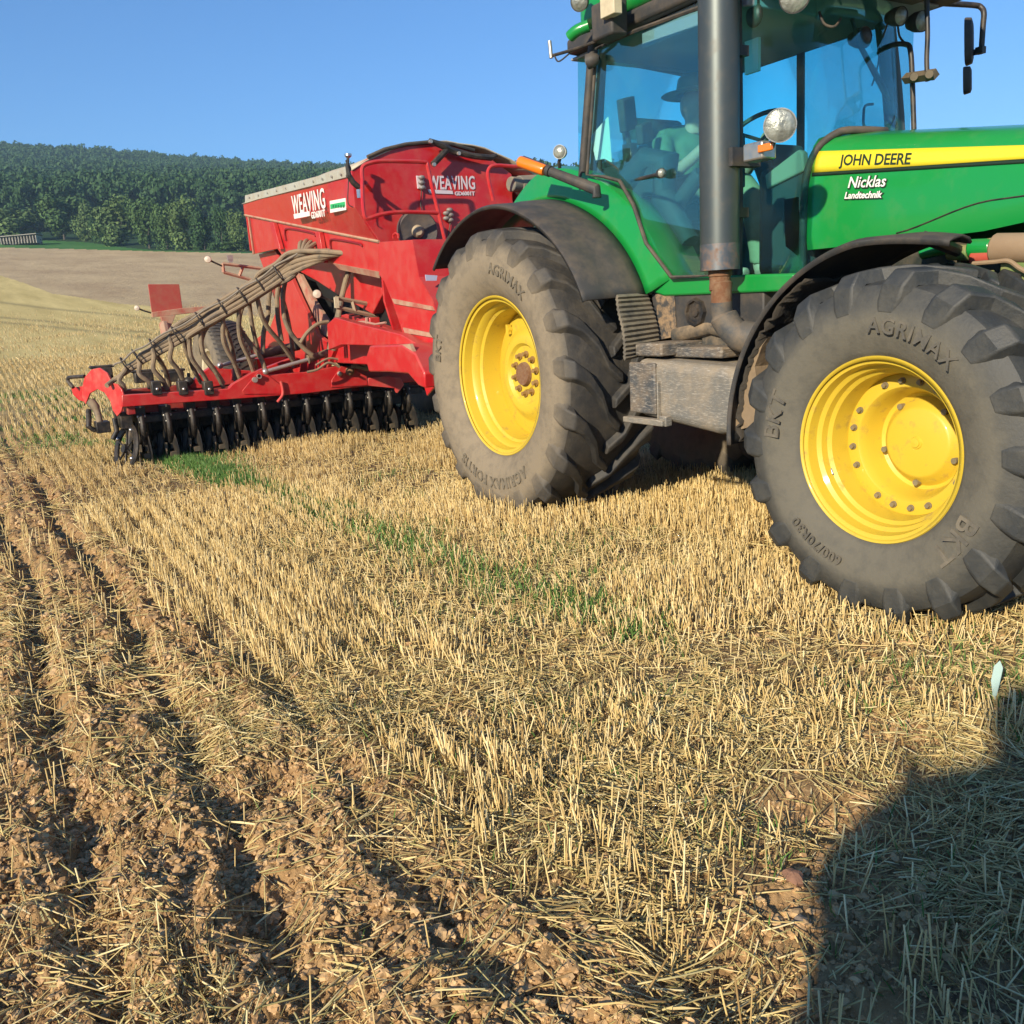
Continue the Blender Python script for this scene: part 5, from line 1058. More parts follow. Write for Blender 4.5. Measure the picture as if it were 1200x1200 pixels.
# hand rails at the front
def rr_(pts, r=0.019, m=RED, nm='hand_rail', x=XF+0.32, k=3): mb = MB(); mb.tube(smooth_path([at(u, v, x=x) for u, v in pts], k), r, 8); return dp(nm, mb, m)
rr_([(425, 212), (424, 200), (428, 193), (445, 189), (470, 189), (497, 190), (501, 195), (507, 222), (514, 250), (521, 280), (523, 286), (518, 292), (512, 297)])
rr_([(424.5, 212), (425, 235), (427, 252), (431, 256), (448, 251), (470, 248.5), (500, 249), (514, 249.5)])
rr_([(578, 235), (572, 208), (573, 198), (580, 194), (600, 195), (622, 196)])
mb = MB(); c = at(515, 297, x=XF+0.30); mb.cyl(c, c+Vector((0.03, -0.02, 0)), 0.03, 10); dp('rail_foot', mb, ZINC)
mb = MB(); mb.tube([at(428, 214, x=XF+0.30), at(434, 222, x=XF)], 0.018, 8); mb.tube([at(512, 297, x=XF+0.32), at(505, 300, x=XF)], 0.02, 8); dp('rail_bracket', mb, RED)
# position sensor rod on the front corner
x_ = XF+0.18
mb = MB(); mb.tube([at(408, 183, x=x_), at(407, 195, x=x_), at(409, 206, x=x_)], [0.012, 0.02, 0.025], 8); mb.tube([at(409, 206, x=x_), at(414, 214, x=x_), at(421, 220, x=x_)], 0.028, 8); sr = dp('sensor_rod', mb, BLACKM)
mb = MB(); c = at(408, 183, x=x_); mb.lathe([(-0.02, 0.01), (0, 0.032), (0.02, 0.032), (0.028, 0.0)], c, (0, 0, 1), 16); mb.cyl(at(420, 222, x=x_), at(421, 232, x=x_), 0.02, 8); dp('sensor_head', mb, STEEL, sr, fixn=False)
mb = MB(); mb.tube(smooth_path([at(409, 200, x=x_), at(408, 220, x=x_), at(408, 238, x=x_), at(414, 243, x=x_)]), 0.005, 6); mb.tube(smooth_path([at(405, 188, x=x_), at(411, 198, x=x_), at(406, 206, x=x_), at(412, 212, x=x_)]), 0.007, 6); dp('sensor_cable', mb, RUBBERP, sr)
# lower front body
mb = MB(); pl = [(444, 283.5), (483, 281), (491, 325), (507, 352), (513, 375), (520, 400), (520, 440), (500, 464), (492, 436), (480, 420), (470, 385), (459, 352), (450, 330), (444, 322)]
mb.prism([at(u, v, y=-0.935) for u, v in pl], (0, 0.02, 0)); lb = dp('front_body', mb, RED, bevel=0.006)
mb = MB(); mb.prism([at(u, v, y=-0.935)+Vector((0, 1.62, 0)) for u, v in pl], (0, 0.02, 0)); dp('side_plate', mb, RED, lb)
fr_l = [at(u, v, y=-0.935) for u, v in ((483, 281), (491, 325), (507, 352), (513, 375), (520, 400), (520, 440))]
mb = MB(); mb.grid([[q, q+Vector((0, 1.64, 0))] for q in fr_l]); dp('front_wall', mb, RED, lb, solid=0.015, smooth=False)
mb = MB(); mb.prism([at(459, 350, y=-0.95), at(505, 359, y=-0.95), at(508, 364, y=-0.95), at(462, 356, y=-0.95)], (0, 0.03, 0)); mb.prism([at(472, 384, y=-0.95), at(513, 392, y=-0.95), at(515, 397, y=-0.95), at(474, 390, y=-0.95)], (0, 0.03, 0)); dp('folded_edge', mb, TANRED, lb)  # fold highlights put into the paler, dusty red of these strips
mb = MB(); mb.prism([fp(440+58, 322, 0.5), fp(513, 322, 0.5), fp(513, 328, 0.5), fp(499, 328, 0.5)], (0.01, 0, 0)); mb = MB(); q = [at(u, v, x=-1.75) for u, v in ((498, 322), (512, 323), (511, 329), (499, 329))]
mb.prism(q, (0.01, 0, 0)); dp('info_sticker', mb, mat('info_sticker', (0.45, 0.45, 0.62), 0.5), lb)
mb = MB(); mb.tube([at(464+a, 279-b, y=-0.94) for a, b in ((-3, 0), (-3, 4), (0, 6), (3, 4), (3, 0))], 0.01, 6); dp('lifting_eye', mb, RED, lb)
# funnels, voids and inner structure under the hopper
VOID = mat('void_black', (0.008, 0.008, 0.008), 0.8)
mb = MB(); mb.prism([at(u, v, y=-0.80) for u, v in ((303, 298), (322, 293), (338, 318), (352, 350), (372, 392), (392, 408), (380, 440), (292, 440), (290, 405), (316, 385), (325, 360))], (0, 0.05, 0)); dp('funnel_plate', mb, RED, bevel=0.004)
mb = MB(); mb.prism([at(u, v, y=-0.62) for u, v in ((330, 292), (395, 304), (445, 318), (448, 345), (436, 368), (395, 345), (372, 330), (345, 315))], (0, 1.0, 0)); dp('funnel', mb, RED, bevel=0.01)
mb = MB(); mb.prism([at(u, v, y=-0.50) for u, v in ((330, 300), (470, 325), (470, 420), (400, 430), (340, 380))], (0, 0.9, 0)); dp('void_block', mb, VOID)  # solid black block standing in for the shaded void under the hopper
mb = MB(); mb.prism([at(u, v, y=-0.72) for u, v in ((341, 318), (352, 322), (368, 352), (385, 378), (402, 392), (398, 398), (375, 392), (360, 372), (350, 348))], (0, 0.04, 0)); dp('funnel_rib', mb, TANRED)
mb = MB(); mb.prism([at(u, v, y=-0.66) for u, v in ((390, 372), (405, 368), (452, 384), (470, 392), (478, 402), (470, 406), (445, 402), (410, 396))], (0, 0.10, 0)); dp('cross_plate', mb, RED, bevel=0.006)
mb = MB(); mb.prism([at(u, v, y=-0.70) for u, v in ((418, 374), (433, 372), (435, 396), (420, 398))], (0, 0.12, 0)); dp('meter_housing', mb, RED, bevel=0.01)
mb = MB(); mb.tube([at(412, 378, y=-0.85), at(426, 377, y=-0.85), at(440, 380, y=-0.85), at(452, 378, y=-0.85)], 0.012, 8); mb.cyl(at(430, 372, y=-0.85), at(430, 384, y=-0.85), 0.02, 8); dp('meter_linkage', mb, mat('pink_dust', (0.42, 0.22, 0.17), 0.8))
mb = MB(); mb.prism([at(u, v, y=-1.05) for u, v in ((383, 380), (392, 372), (420, 380), (470, 392), (490, 404), (492, 418), (470, 412), (436, 405), (400, 404), (385, 410))], (0, 0.10, 0)); dp('frame_arm', mb, RED, bevel=0.008)
mb = MB(); mb.prism([at(u, v, y=-1.25) for u, v in ((433, 405), (470, 404), (486, 414), (497, 437), (498, 455), (490, 452), (478, 438), (455, 436), (432, 436), (428, 420))], (0, 0.35, 0)); dp('hinge_block', mb, RED, bevel=0.015)
mb = MB(); mb.prism([at(u, v, y=-1.24) for u, v in ((467, 404), (480, 403), (484, 412), (471, 411))], (0, 0.03, 0)); dp('folded_edge', mb, TANRED)
# main cross frame running over the full width, tail and draw bar
mb = MB(); mb.box2((-5.05, -1.2, 0.62), (-4.915, 1.0, 0.85)); mb.box2((-6.9, -0.75, 0.95), (-2.3, -0.55, 1.20)); mb.box2((-6.9, 0.35, 0.95), (-2.3, 0.55, 1.20)); mb.box2((-7.4, -0.9, 0.9), (-7.2, 0.7, 1.15)); mb.box2((-3.3, -0.7, 0.9), (-2.2, 0.5, 1.1))
mb.tube([(-2.4, YC, 0.95), (-1.2, YC, 0.62), (-0.45, YC, 0.55)], 0.10, 8); dp('main_frame', mb, RED, bevel=0.015)
# wing toolbar
XB = -4.8
bar = [(143, 463), (268, 455.5), (273, 450), (295, 437), (303, 434), (314, 440), (338, 437.5), (360, 436), (394, 429), (414, 431), (431, 441), (431, 452), (360, 461), (290, 466.5), (220, 471.5), (143, 477)]
mb = MB(); mb.prism([at(u, v, x=XB) for u, v in bar], (-0.10, 0, 0)); wb = dp('toolbar', mb, RED, bevel=0.008)
mb = MB(); mb.prism([at(u, v, x=XB+0.012) for u, v in ((286, 462), (284, 458), (302, 436), (308, 434.5), (330, 452), (333, 461.5))], (-0.01, 0, 0)); dp('reinforcing_plate', mb, RED, wb, bevel=0.003); mb = MB(); mb.prism([at(u, v, x=XB+0.014) for u, v in ((388, 454), (389, 445), (400, 429), (412, 430), (430, 441), (431, 451.5))], (-0.01, 0, 0)); dp('reinforcing_plate', mb, RED, wb, bevel=0.003)
mb = MB(); mb.tube(smooth_path([at(u, v, x=XB+0.03) for u, v in ((329, 447), (331, 455), (331, 463), (325, 471))], 4), 0.016, 8); dp('bent_hook', mb, mat('pink_red', (0.60, 0.05, 0.05), 0.45, dust=0.4, dust_col=(0.5, 0.25, 0.18, 1)), wb)
mb = MB(); mb.prism([at(u, v, x=XB+0.01) for u, v in ((431, 443), (455, 440), (470, 443), (474, 451), (466, 461), (463, 455), (431, 452))], (-0.06, 0, 0)); dp('toolbar_end', mb, mat('pink_red', (0.60, 0.05, 0.05)), wb, bevel=0.01)
mb = MB(); mb.box2((-5.75, -3.05, 0.64), (-5.62, 1.0, 0.80)); mb.box2((-5.25, -3.05, 0.56), (-5.12, 1.0, 0.68)); mb.box2((-5.72, -3.06, 0.58), (-4.85, -2.98, 0.72)); mb.box2((-5.72, -1.0, 0.6), (-4.85, -0.92, 0.76)); dp('rear_toolbar', mb, mat('dark_red', (0.28, 0.012, 0.014), 0.5, dust=0.3), bevel=0.008)
mb = MB(); mb.prism([at(u, v, x=-5.6) for u, v in ((223, 449), (232, 440), (250, 428), (262, 432), (300, 435), (345, 418), (352, 420), (352, 430), (300, 446), (240, 455), (223, 455))], (-0.10, 0, 0)); mb.prism([at(u, v, x=-5.45) for u, v in ((273, 432), (282, 432), (285, 446), (272, 446))], (-0.08, 0, 0)); dp('folding_linkage', mb, RED, bevel=0.008)
for u, v, r in ((303, 441, .026), (298, 445, .030), (302.5, 440.5, .018)): p = at(u, v, x=XB+0.02); mb = MB(); mb.cyl(p, p+Vector((0.04, 0, 0)), r, 12); dp('pin_bolt', mb, ZINC, wb)
for u, v, r, m in ((410, 435, .055, RUST), (410, 435, .035, ZINC), (398, 438, .03, ZINC), (424, 404, .035, RUST), (417, 412, .03, ZINC)): p = at(u, v, x=XB+0.02); mb = MB(); mb.ball(p, r, 8, (1.2 if m is ZINC else 1, 1, 1)); dp('pin_bolt', mb, m, wb)
# cylinders
def ram(a, m_, b, r1, r2, nm='hydraulic_ram'):
    mb = MB(); mb.tube([m_, m_.lerp(b, 0.02), b], [r2*1.15, r2, r2], 14); mb.cyl(m_, m_.lerp(a, 0.03), r2*1.2, 14); o = dp(nm, mb, mat('ram_barrel', (0.06, 0.05, 0.045), 0.55, dust=0.8, up=0.6), bevel=0.004); mb = MB(); mb.cyl(a, m_, r1, 12); mb.ball(a, r1*1.7, 8); dp('piston_rod', mb, mat('ram_rod', (0.50, 0.46, 0.46), 0.3, 0.7, dust=0.3), o); return o
ram(at(311, 435.5, x=XB), at(362, 421, x=XB), at(415, 402, x=XB), 0.022, 0.043)
ram(at(258, 428.5, x=-5.4), at(305, 415.5, x=-5.4), at(350, 405, x=-5.4), 0.022, 0.055)
mb = MB(); mb.tube([at(346, 405, x=-5.3), at(355, 401, x=-5.3)], 0.06, 10); mb.box(at(352, 402, x=-5.35), (0.12, 0.10, 0.12)); dp('ram_mount', mb, mat('black_dusty', (0.03, 0.03, 0.03), 0.7, dust=0.5), bevel=0.01)
mb = MB()
for pts, r in (([(412, 429), (425, 431), (440, 430), (450, 424), (460, 410), (470, 403), (482, 402)], 0.020), ([(414, 427), (430, 433), (444, 431), (455, 421), (464, 407), (480, 404)], 0.017), ([(402, 425), (412, 418), (420, 425), (428, 428)], 0.016), ([(420, 395), (430, 388), (445, 389), (460, 392), (470, 388), (478, 380)], 0.022), ([(352, 402), (360, 390), (372, 380), (385, 377)], 0.022), ([(398, 430), (385, 425), (372, 433), (360, 436)], 0.014), ([(370, 428), (385, 420), (400, 422)], 0.012)):
    mb.tube(smooth_path([at(u, v, x=-4.6) for u, v in pts], 5), r, 8)
dp('hydraulic_hoses', mb, HOSE)
mb = MB(); c = at(242, 450-2, x=-5.0); mb.ball(at(221, 446.5, x=-4.95), 0.055, 12, (1, 1, .85)); mb.cyl(at(221, 452, x=-4.95), at(221, 437, x=-4.95), 0.018, 10); dp('accumulator', mb, BLACKM)
# clamps on the toolbar
for u in (184, 215, 245, 290-2):
    if u < 270:
        p = at(u, 458, x=XB+0.01); mb = MB(); mb.box(p+Vector((-0.04, 0, 0.03)), (0.12, 0.10, 0.15)); cl = dp('hose_clamp_block', mb, BLACKM, bevel=0.01); mb = MB(); mb.ball(p+Vector((0.03, 0, 0.02)), 0.018, 8); dp('bolt', mb, STEEL, cl)
for u, v in ((168, 442), (204, 441), (120, 437)): p = at(u, v, x=-5.6); mb = MB(); mb.box(p, (0.14, 0.20, 0.12)); mb.box(p+Vector((0.05, 0.05, -0.08)), (0.07, 0.06, 0.12)); mb.box(p+Vector((0, 0, 0.07)), (0.08, 0.26, 0.03)); dp('mounting_bracket', mb, BLACKM, bevel=0.012)
# end guard plate
p0, nn = (-5.0, -3.12, 0.8), (sin(radians(28)), -cos(radians(28)), 0)
nn = (0.45, -0.89, 0)
g = lambda u, v: at_pl(u, v, (-4.95, -3.13, 0.8), nn)
mb = MB(); pl = [(96, 454), (99, 442), (107, 433), (116, 431), (125, 437), (131, 449), (137, 450), (142, 456), (145.5, 466), (142, 482), (137, 488), (132, 481), (129, 470), (122, 460), (114, 456), (105, 461), (100, 474), (96, 465)]
mb.prism([g(u, v) for u, v in pl], Vector(nn)*-0.02); ep = dp('end_guard', mb, mat('bright_red', (0.58, 0.03, 0.03), 0.4, dust=0.35, coat=0.3, dust_col=(0.5, 0.25, 0.18, 1)), bevel=0.004)
mb = MB(); mb.prism([g(u, v)+Vector((-0.1, 0.03, 0)) for u, v in ((81, 455), (97, 453), (97, 472), (90, 470), (83, 463))], Vector(nn)*-0.02); dp('guard_tab', mb, RED, ep, bevel=0.004)
mb = MB(); mb.tube(smooth_path([g(86, 454), g(80, 447), g(80, 443), g(84, 442), g(99, 441)], 3), 0.02, 8); dp('guard_handle', mb, BLACKM, ep)
# coulters: one built, the rest copied
def coulter():
    o = MB(); o.box((0.02, 0, 0.60), (0.16, 0.10, 0.10)); o.prism([(0.08, -0.03, 0.56), (0.10, -0.03, 0.50), (0.02, -0.03, 0.30), (-0.12, -0.03, 0.20), (-0.16, -0.03, 0.26), (-0.05, -0.03, 0.36), (0.0, -0.03, 0.56)], (0, 0.06, 0))
    o.tube(smooth_path([(0.11, 0.0, 0.57), (0.15, 0.0, 0.46), (0.14, 0.0, 0.36), (0.05, 0.02, 0.27), (-0.05, 0.03, 0.22)], 4), 0.030, 8)
    root = build('coulter', o, COULTER, DR, origin=(0, 0, 0), bevel=0.005)
    m = MB(); m.lathe([(-0.003, 0.215), (0.003, 0.215), (0.008, 0.12), (0.02, 0.07), (0.03, 0.0)], (0.02, 0.05, 0.165), (0.12, 1, 0.06), 28); m.lathe([(-0.004, 0.215), (-0.012, 0.1), (-0.012, 0)], (0.02, 0.05, 0.165), (0.12, 1, 0.06), 28)
    build('disc', m, mat('disc_steel', (0.05, 0.048, 0.046), 0.4, 0.6, dust=0.4), root, bevel=0)
    m = MB(); m.lathe([(-0.03, 0.12), (-0.035, 0.15), (-0.015, 0.175), (0.015, 0.175), (0.035, 0.15), (0.03, 0.12), (-0.03, 0.12)], (-0.20, -0.06, 0.155), (0.15, 1, -0.25), 22); m.lathe([(0.0, 0.12), (0.012, 0.05), (0.03, 0.04), (0.03, 0)], (-0.20, -0.06, 0.155), (0.15, 1, -0.25), 16); m.tube([(-0.20, -0.06, 0.155), (-0.12, -0.02, 0.25)], 0.015, 6)
    build('press_wheel', m, RUBBERP, root)
    m = MB()
    for q in ((0.11, -0.035, 0.55), (0.11, 0.035, 0.55), (0.14, -0.02, 0.49), (0.155, 0.01, 0.44), (0.08, 0, 0.665)): m.ball(q, 0.014, 5)
    m.cyl((0.10, 0, 0.64), (0.10, 0, 0.70), 0.010, 8); build('bolts', m, ZINC, root)
    m = MB(); m.box((0.10, -0.06, 0.105), (0.05, 0.012, 0.16), Matrix.Rotation(radians(28), 3, 'Y')); m.box((0.06, -0.045, 0.20), (0.03, 0.03, 0.08)); m.tube([(0.03, 0.02, 0.58), (0.0, 0.03, 0.4), (0.02, 0.03, 0.16)], 0.014, 6); m.box((0.13, 0.02, 0.12), (0.04, 0.09, 0.05)); build('scraper', m, mat('dusty_scraper', (0.10, 0.085, 0.06), 0.6, 0.4, dust=0.6), root)
    return root
c0 = coulter(); n_ = 0
g = random.Random(4)
for row, xr, off in ((0, -5.03, 0.0), (1, -5.38, 0.13), (2, -5.70, 0.05), (3, -5.95, 0.18)):
    for i in range(13):
        y = -2.93+0.265*i+off
        if y > 0.35: continue
        c = c0 if n_ == 0 else copy_tree(c0, DR); n_ += 1
        c.location = (xr+0.0-DO[0], y-DO[1], 0.0+g.uniform(-0.012, 0.012)-0.0); c.rotation_euler = (g.uniform(-0.03, 0.03), g.uniform(-0.05, 0.05), g.uniform(-0.06, 0.06))
mb = MB(); mb.box2((-5.9, -2.95, 0.46), (-5.0, 0.5, 0.54)); mb.box2((-5.62, -2.95, 0.30), (-5.54, 0.5, 0.47)); mb.box2((-6.02, -2.95, 0.26), (-5.9, 0.5, 0.5)); dp('coulter_frame', mb, COULTER, bevel=0.01)  # lower black bars added to darken the gaps between the coulters
# spoked closing wheel and arm at the outer end
mb = MB(); c = Vector((-5.05, -3.10, 0.20)); ax = Vector((0.25, -1, 0.30)).normalized(); mb.lathe([(-0.02, 0.27), (0.0, 0.285), (0.02, 0.27), (0.012, 0.20), (-0.012, 0.20), (-0.02, 0.27)], c, ax, 28)
e1 = ax.orthogonal().normalized(); e2 = ax.cross(e1)
for k in range(6): a = k*pi/3; mb.tube([c, c+(e1*cos(a)+e2*sin(a))*0.22], 0.012, 6)
mb.tube([c, c+ax*0.04], 0.05, 12); sw = dp('closing_wheel', mb, COULTER)
for k in range(4): a = k*pi/2+.4; p = c+(e1*cos(a)+e2*sin(a))*0.23+ax*0.02; mb = MB(); mb.ball(p, 0.022, 6); dp('wheel_bolt', mb, STEEL, sw)
mb = MB(); mb.tube(smooth_path([at(106, 470, x=-5.25), at(113, 480, x=-5.2), at(117, 495, x=-5.15)], 5), [0.05]*5+[0.035]*6, 10); dp('outer_hose_boot', mb, HOSE)
mb = MB(); mb.box(at(120, 500, x=-5.2), (0.2, 0.14, 0.12)); mb.tube([at(104, 480, x=-5.3), at(104, 500, x=-5.2), at(112, 505, x=-5.2)], 0.03, 8); mb.tube([at(134, 490, x=-5.1), at(137, 505, x=-5.1), at(132, 515, x=-5.1)], 0.03, 8); mb.box2((-5.5, -3.12, 0.42), (-5.0, -3.0, 0.60)); dp('outer_arm', mb, COULTER, bevel=0.012)
# seed hoses: a strapped bundle along the wing, one hose after the other dropping to its coulter
import itertools
g = random.Random(9)
B = smooth_path([at(u, v, x=x) for u, v, x in ((372, 296, -4.25), (340, 312, -4.35), (310, 332, -4.5), (280, 351, -4.6), (245, 371, -4.7), (205, 394, -4.8), (170, 413, -4.9), (148, 427, -4.95), (133, 437, -5.0))], 8)
def Bp(t): f = t*(len(B)-1); i = min(int(f), len(B)-2); return B[i].lerp(B[i+1], f-i)
ports = [(352, 285, -4.75), (358, 283, -4.7), (364, 284, -4.6), (371, 285, -4.5), (394, 295, -4.0), (400, 296, -3.9), (407, 296, -3.8), (413, 297, -3.7), (385, 294, -4.1), (418, 298, -3.6)]
drops = [(133, 437, 125, 452), (150, 426, 146, 458), (166, 415, 182, 456), (184, 405, 196, 456), (205, 393, 214, 444), (222, 384, 247, 456), (236, 376, 262, 454), (262, 362, 282, 446), (282, 350, 300, 446), (300, 338, 345, 425)]
for i, ((pu, pv, px_), (du, dv, eu, ev)) in enumerate(zip(ports, drops[::1])):
    # bundle parameter where this hose leaves
    best = min(range(101), key=lambda k: (project(Bp(k/100))[0]-du)**2)/100
    row, lane = (i // 5), (i % 5); off = Vector((0.03*row, 0.0, 0)); pp = []
    s0 = 0.06; lat = (-0.088+0.044*lane)
    start = at(pu, pv, x=px_)
    pp = [start+Vector((0, 0.06, -0.06)), start]
    ks = np.linspace(0.10, best, max(3, int(best*9)))
    for t in ks:
        q = Bp(t); w_ = 1-0.25*t; pp.append(q+Vector((0.05*(row-0.5), -0.3*lat*w_*0, lat*w_*1.15+0.02*(row))))
    q = Bp(best); e = at(eu, ev, x=-4.95)
    if best < 0.97:
        dd = e-q; pp += [q.lerp(e, 0.12)+Vector((0, -0.04, -0.05)), q.lerp(e, 0.40)+Vector((0.02, -0.085, -0.05)), q.lerp(e, 0.72)+Vector((0.02, -0.03, -0.02)), e]
    else: pp += [e]
    mb = MB(); mb.tube(smooth_path(pp, 6), 0.026, 9); dp('seed_hose', mb, HOSE)
for pts, xx in (([(420, 298), (412, 310), (404, 335), (398, 365), (393, 400), (391, 411)], -4.2), ([(416, 299), (408, 318), (401, 345), (395, 372), (388, 400), (386, 410)], -4.25), ([(344, 312), (336, 325), (332, 342), (332, 360), (334, 375), (342, 392), (356, 408), (366, 416)], -4.7), ([(334, 318), (328, 328), (325, 345), (325, 358), (326, 375), (330, 400)], -4.9), ([(324, 324), (318, 335), (315, 350), (314, 370), (309, 390), (308, 415)], -4.95), ([(296, 342), (287, 352), (281, 370), (281, 385), (290, 398), (306, 420), (311, 436)], -4.9), ([(258, 365), (246, 378), (238, 392), (236, 405), (240, 420), (256, 440), (262, 450)], -4.95)):
    mb = MB(); mb.tube(smooth_path([at(u, v, x=xx) for u, v in pts], 6), 0.027, 9); dp('seed_hose', mb, HOSE)
for k, (du, ev_, sw_) in enumerate(((176, 452, 5), (214, 449, -4), (254, 447, 6), (292, 441, -5), (322, 430, 5))):
    bt = min(range(101), key=lambda q: (project(Bp(q/100))[0]-du)**2)/100; q0 = Bp(bt)+Vector((-0.06, 0.02, 0.02)); u0, v0 = project(q0); eu = du+22
    pp = [Bp(max(0, bt-0.12))+Vector((-0.05, 0, 0.02)), q0]+[at(u0+a*(eu-u0)+sw_*sin(a*3.1), v0+a*(ev_-v0), x=-5.0-0.35*a) for a in (0.15, 0.4, 0.7, 1.0)]
    mb = MB(); mb.tube(smooth_path(pp, 5), 0.025, 9); dp('seed_hose', mb, HOSE)
for k in range(9):
    t = 0.18+k*0.088; q = Bp(t); d = (Bp(min(t+0.02, 1))-Bp(t-0.02)).normalized(); a = Vector((0, 0, 1)); a = (a-d*a.dot(d)).normalized(); b = d.cross(a); mb = MB(); s_ = 1-0.5*max(0, t-0.4)
    mb.tube([q+a*(0.105*s_*cos(w2))+b*(0.07*sin(w2))+Vector((0, 0, 0.01)) for w2 in np.linspace(0, 2*pi, 16, endpoint=False)], 0.008, 6, closed=True); dp('cable_tie', mb, BLACKM)
mb = MB(); mb.tube(smooth_path([Bp(t)+Vector((0.05, 0, 0.10*(1-0.3*t)+0.012*sin(t*40))) for t in np.linspace(0.08, 1, 24)], 3), 0.011, 6); dp('wiring', mb, mat('pale_wire', (0.22, 0.19, 0.15), 0.7))
# transport wheel
c = Vector((-6.45, -1.60, 0.76)); mb = MB(); pr2 = [(-0.16, 0.40), (-0.19, 0.42), (-0.25, 0.56), (-0.235, 0.68), (-0.19, 0.735), (-0.09, 0.752), (0.09, 0.752), (0.19, 0.735), (0.235, 0.68), (0.25, 0.56), (0.19, 0.42), (0.16, 0.40)]
mb.lathe(pr2, c, (0, -1, 0), 80, attr=[.9, .9, .9, .7, .2, 0, 0, .2, .7, .9, .9, .9])
for i in range(60):
    for sd in (-1, 1):
        a = 2*pi*i/60+(0.05 if sd > 0 else 0); P4 = []
        for yy, rr2, da_ in ((0.225*sd, 0.72, 0.0), (0.12*sd, 0.765, 0.07), (0.0, 0.768, 0.14)):
            for dt in (-0.020, 0.020): P4.append(c+Vector((rr2*cos(a-da_+dt), yy, rr2*sin(a-da_+dt))))
        mb.add(P4, [(0, 1, 3, 2), (2, 3, 5, 4)], [0.1]*6)
tw = dp('transport_wheel', mb, RUBBER, attr='dust', fixn=False)
mb = MB(); mb.lathe([(0.17, 0.41), (0.185, 0.42), (0.17, 0.385), (0.10, 0.36), (0.04, 0.34), (0.0, 0.22), (0.02, 0.12), (0.06, 0.10), (0.06, 0)], c, (0, -1, 0), 48); dp('rim', mb, CREAM, tw, fixn=False)
mb = MB(); mb.cyl((-6.45, -1.8, 0.76), (-6.45, 1.6, 0.76), 0.06, 12); mb.box2((-6.6, -1.2, 0.7), (-6.3, -0.6, 1.0)); dp('axle', mb, RED)
c2 = Vector((-6.45, 1.40, 0.76)); mb = MB(); mb.lathe(pr2, c2, (0, 1, 0), 60, attr=[.9, .9, .9, .7, .2, 0, 0, .2, .7, .9, .9, .9]); tw2 = dp('transport_wheel', mb, RUBBER, attr='dust', fixn=False); mb = MB(); mb.lathe([(0.17, 0.41), (0.04, 0.34), (0.0, 0.22), (0.06, 0.0)], c2, (0, 1, 0), 40); dp('rim', mb, CREAM, tw2, fixn=False)
# red marker board, arms with round reflectors
mb = MB(); mb.prism([at(u, v, x=-7.3) for u, v in ((173.5, 333), (210, 333), (214, 362), (178, 366))], (-0.02, 0, 0)); bd = dp('marker_board', mb, mat('faded_red', (0.36, 0.06, 0.045), 0.7, dust=0.3), bevel=0.005)
mb = MB(); mb.prism([at(u, v, x=-7.25) for u, v in ((178, 366), (214, 361), (262, 357), (262, 363), (206, 369), (179, 372))], (-0.06, 0, 0)); mb.prism([at(u, v, x=-7.2) for u, v in ((188, 371), (206, 369), (200, 384), (193, 384))], (-0.05, 0, 0)); mb.tube([at(192, 380, x=-7.2), at(196, 400, x=-6.9)], 0.06, 8); dp('board_arm', mb, TANRED, bd, bevel=0.005)
def reflector(u, v, x, r, stalk):
    c = at(u, v, x=x); mb = MB(); mb.lathe([(-0.02, r*0.8), (0, r), (0.02, r*0.9), (0.03, 0)], c, Vector((1, -0.4, 0)), 20); o = dp('round_reflector', mb, mat('pale_reflector', (0.62, 0.52, 0.42), 0.5, dust=0.3), fixn=False); mb = MB(); mb.tube([c]+[at(a, b, x=x) for a, b in stalk], 0.012, 6); dp('stalk', mb, BLACKM, o); return o
reflector(160.5, 361, -7.4, 0.035, [(168, 364), (178, 367)]); reflector(243.5, 304, -6.2, 0.042, [(252, 308), (261, 312)]); reflector(371.5, 344.5, -3.9, 0.045, [(382, 350), (392, 354)])
mb = MB(); mb.box(at(269.5, 302, x=-6.1), (0.02, 0.07, 0.06)); mb.box(at(270, 306, x=-6.1), (0.02, 0.05, 0.03)); dp('small_lamp', mb, ZINC)
def ladder(pts, bars, x, m, th=0.03):
    mb = MB(); e = lambda u, v: at(u, v, x=x)
    for a, b in ((pts[0], pts[1]), (pts[3], pts[2])): mb.tube([e(*a), e(*b)], th, 4)
    for t in bars:
        a = e(*pts[0]).lerp(e(*pts[1]), t); b = e(*pts[3]).lerp(e(*pts[2]), t); mb.tube([a, b], th, 4)
    return dp('marker_arm', mb, m)
ladder([(393, 349), (458, 361), (464, 376), (395, 360)], (0.0, 0.30, 0.62, 1.0), -3.9, mat('beige_steel', (0.34, 0.26, 0.18), 0.7, dust=0.6), 0.022)
ladder([(261, 309), (308, 315), (298, 329), (262, 319)], (0.0, 0.5), -6.2, TANRED, 0.02)
mb = MB(); mb.prism([at(u, v, x=-3.88) for u, v in ((391, 348), (396, 348), (397, 361), (392, 361))], (0.02, 0, 0)); dp('arm_end_plate', mb, CREAM)
# far wing, mostly hidden behind the machine
mb = MB(); mb.box2((-5.0, 1.0, 0.62), (-4.86, 2.9, 0.84)); mb.box2((-5.75, 1.0, 0.64), (-5.62, 2.9, 0.80)); mb.box2((-5.75, 2.8, 0.64), (-4.86, 2.9, 0.80)); dp('toolbar', mb, RED, bevel=0.008)
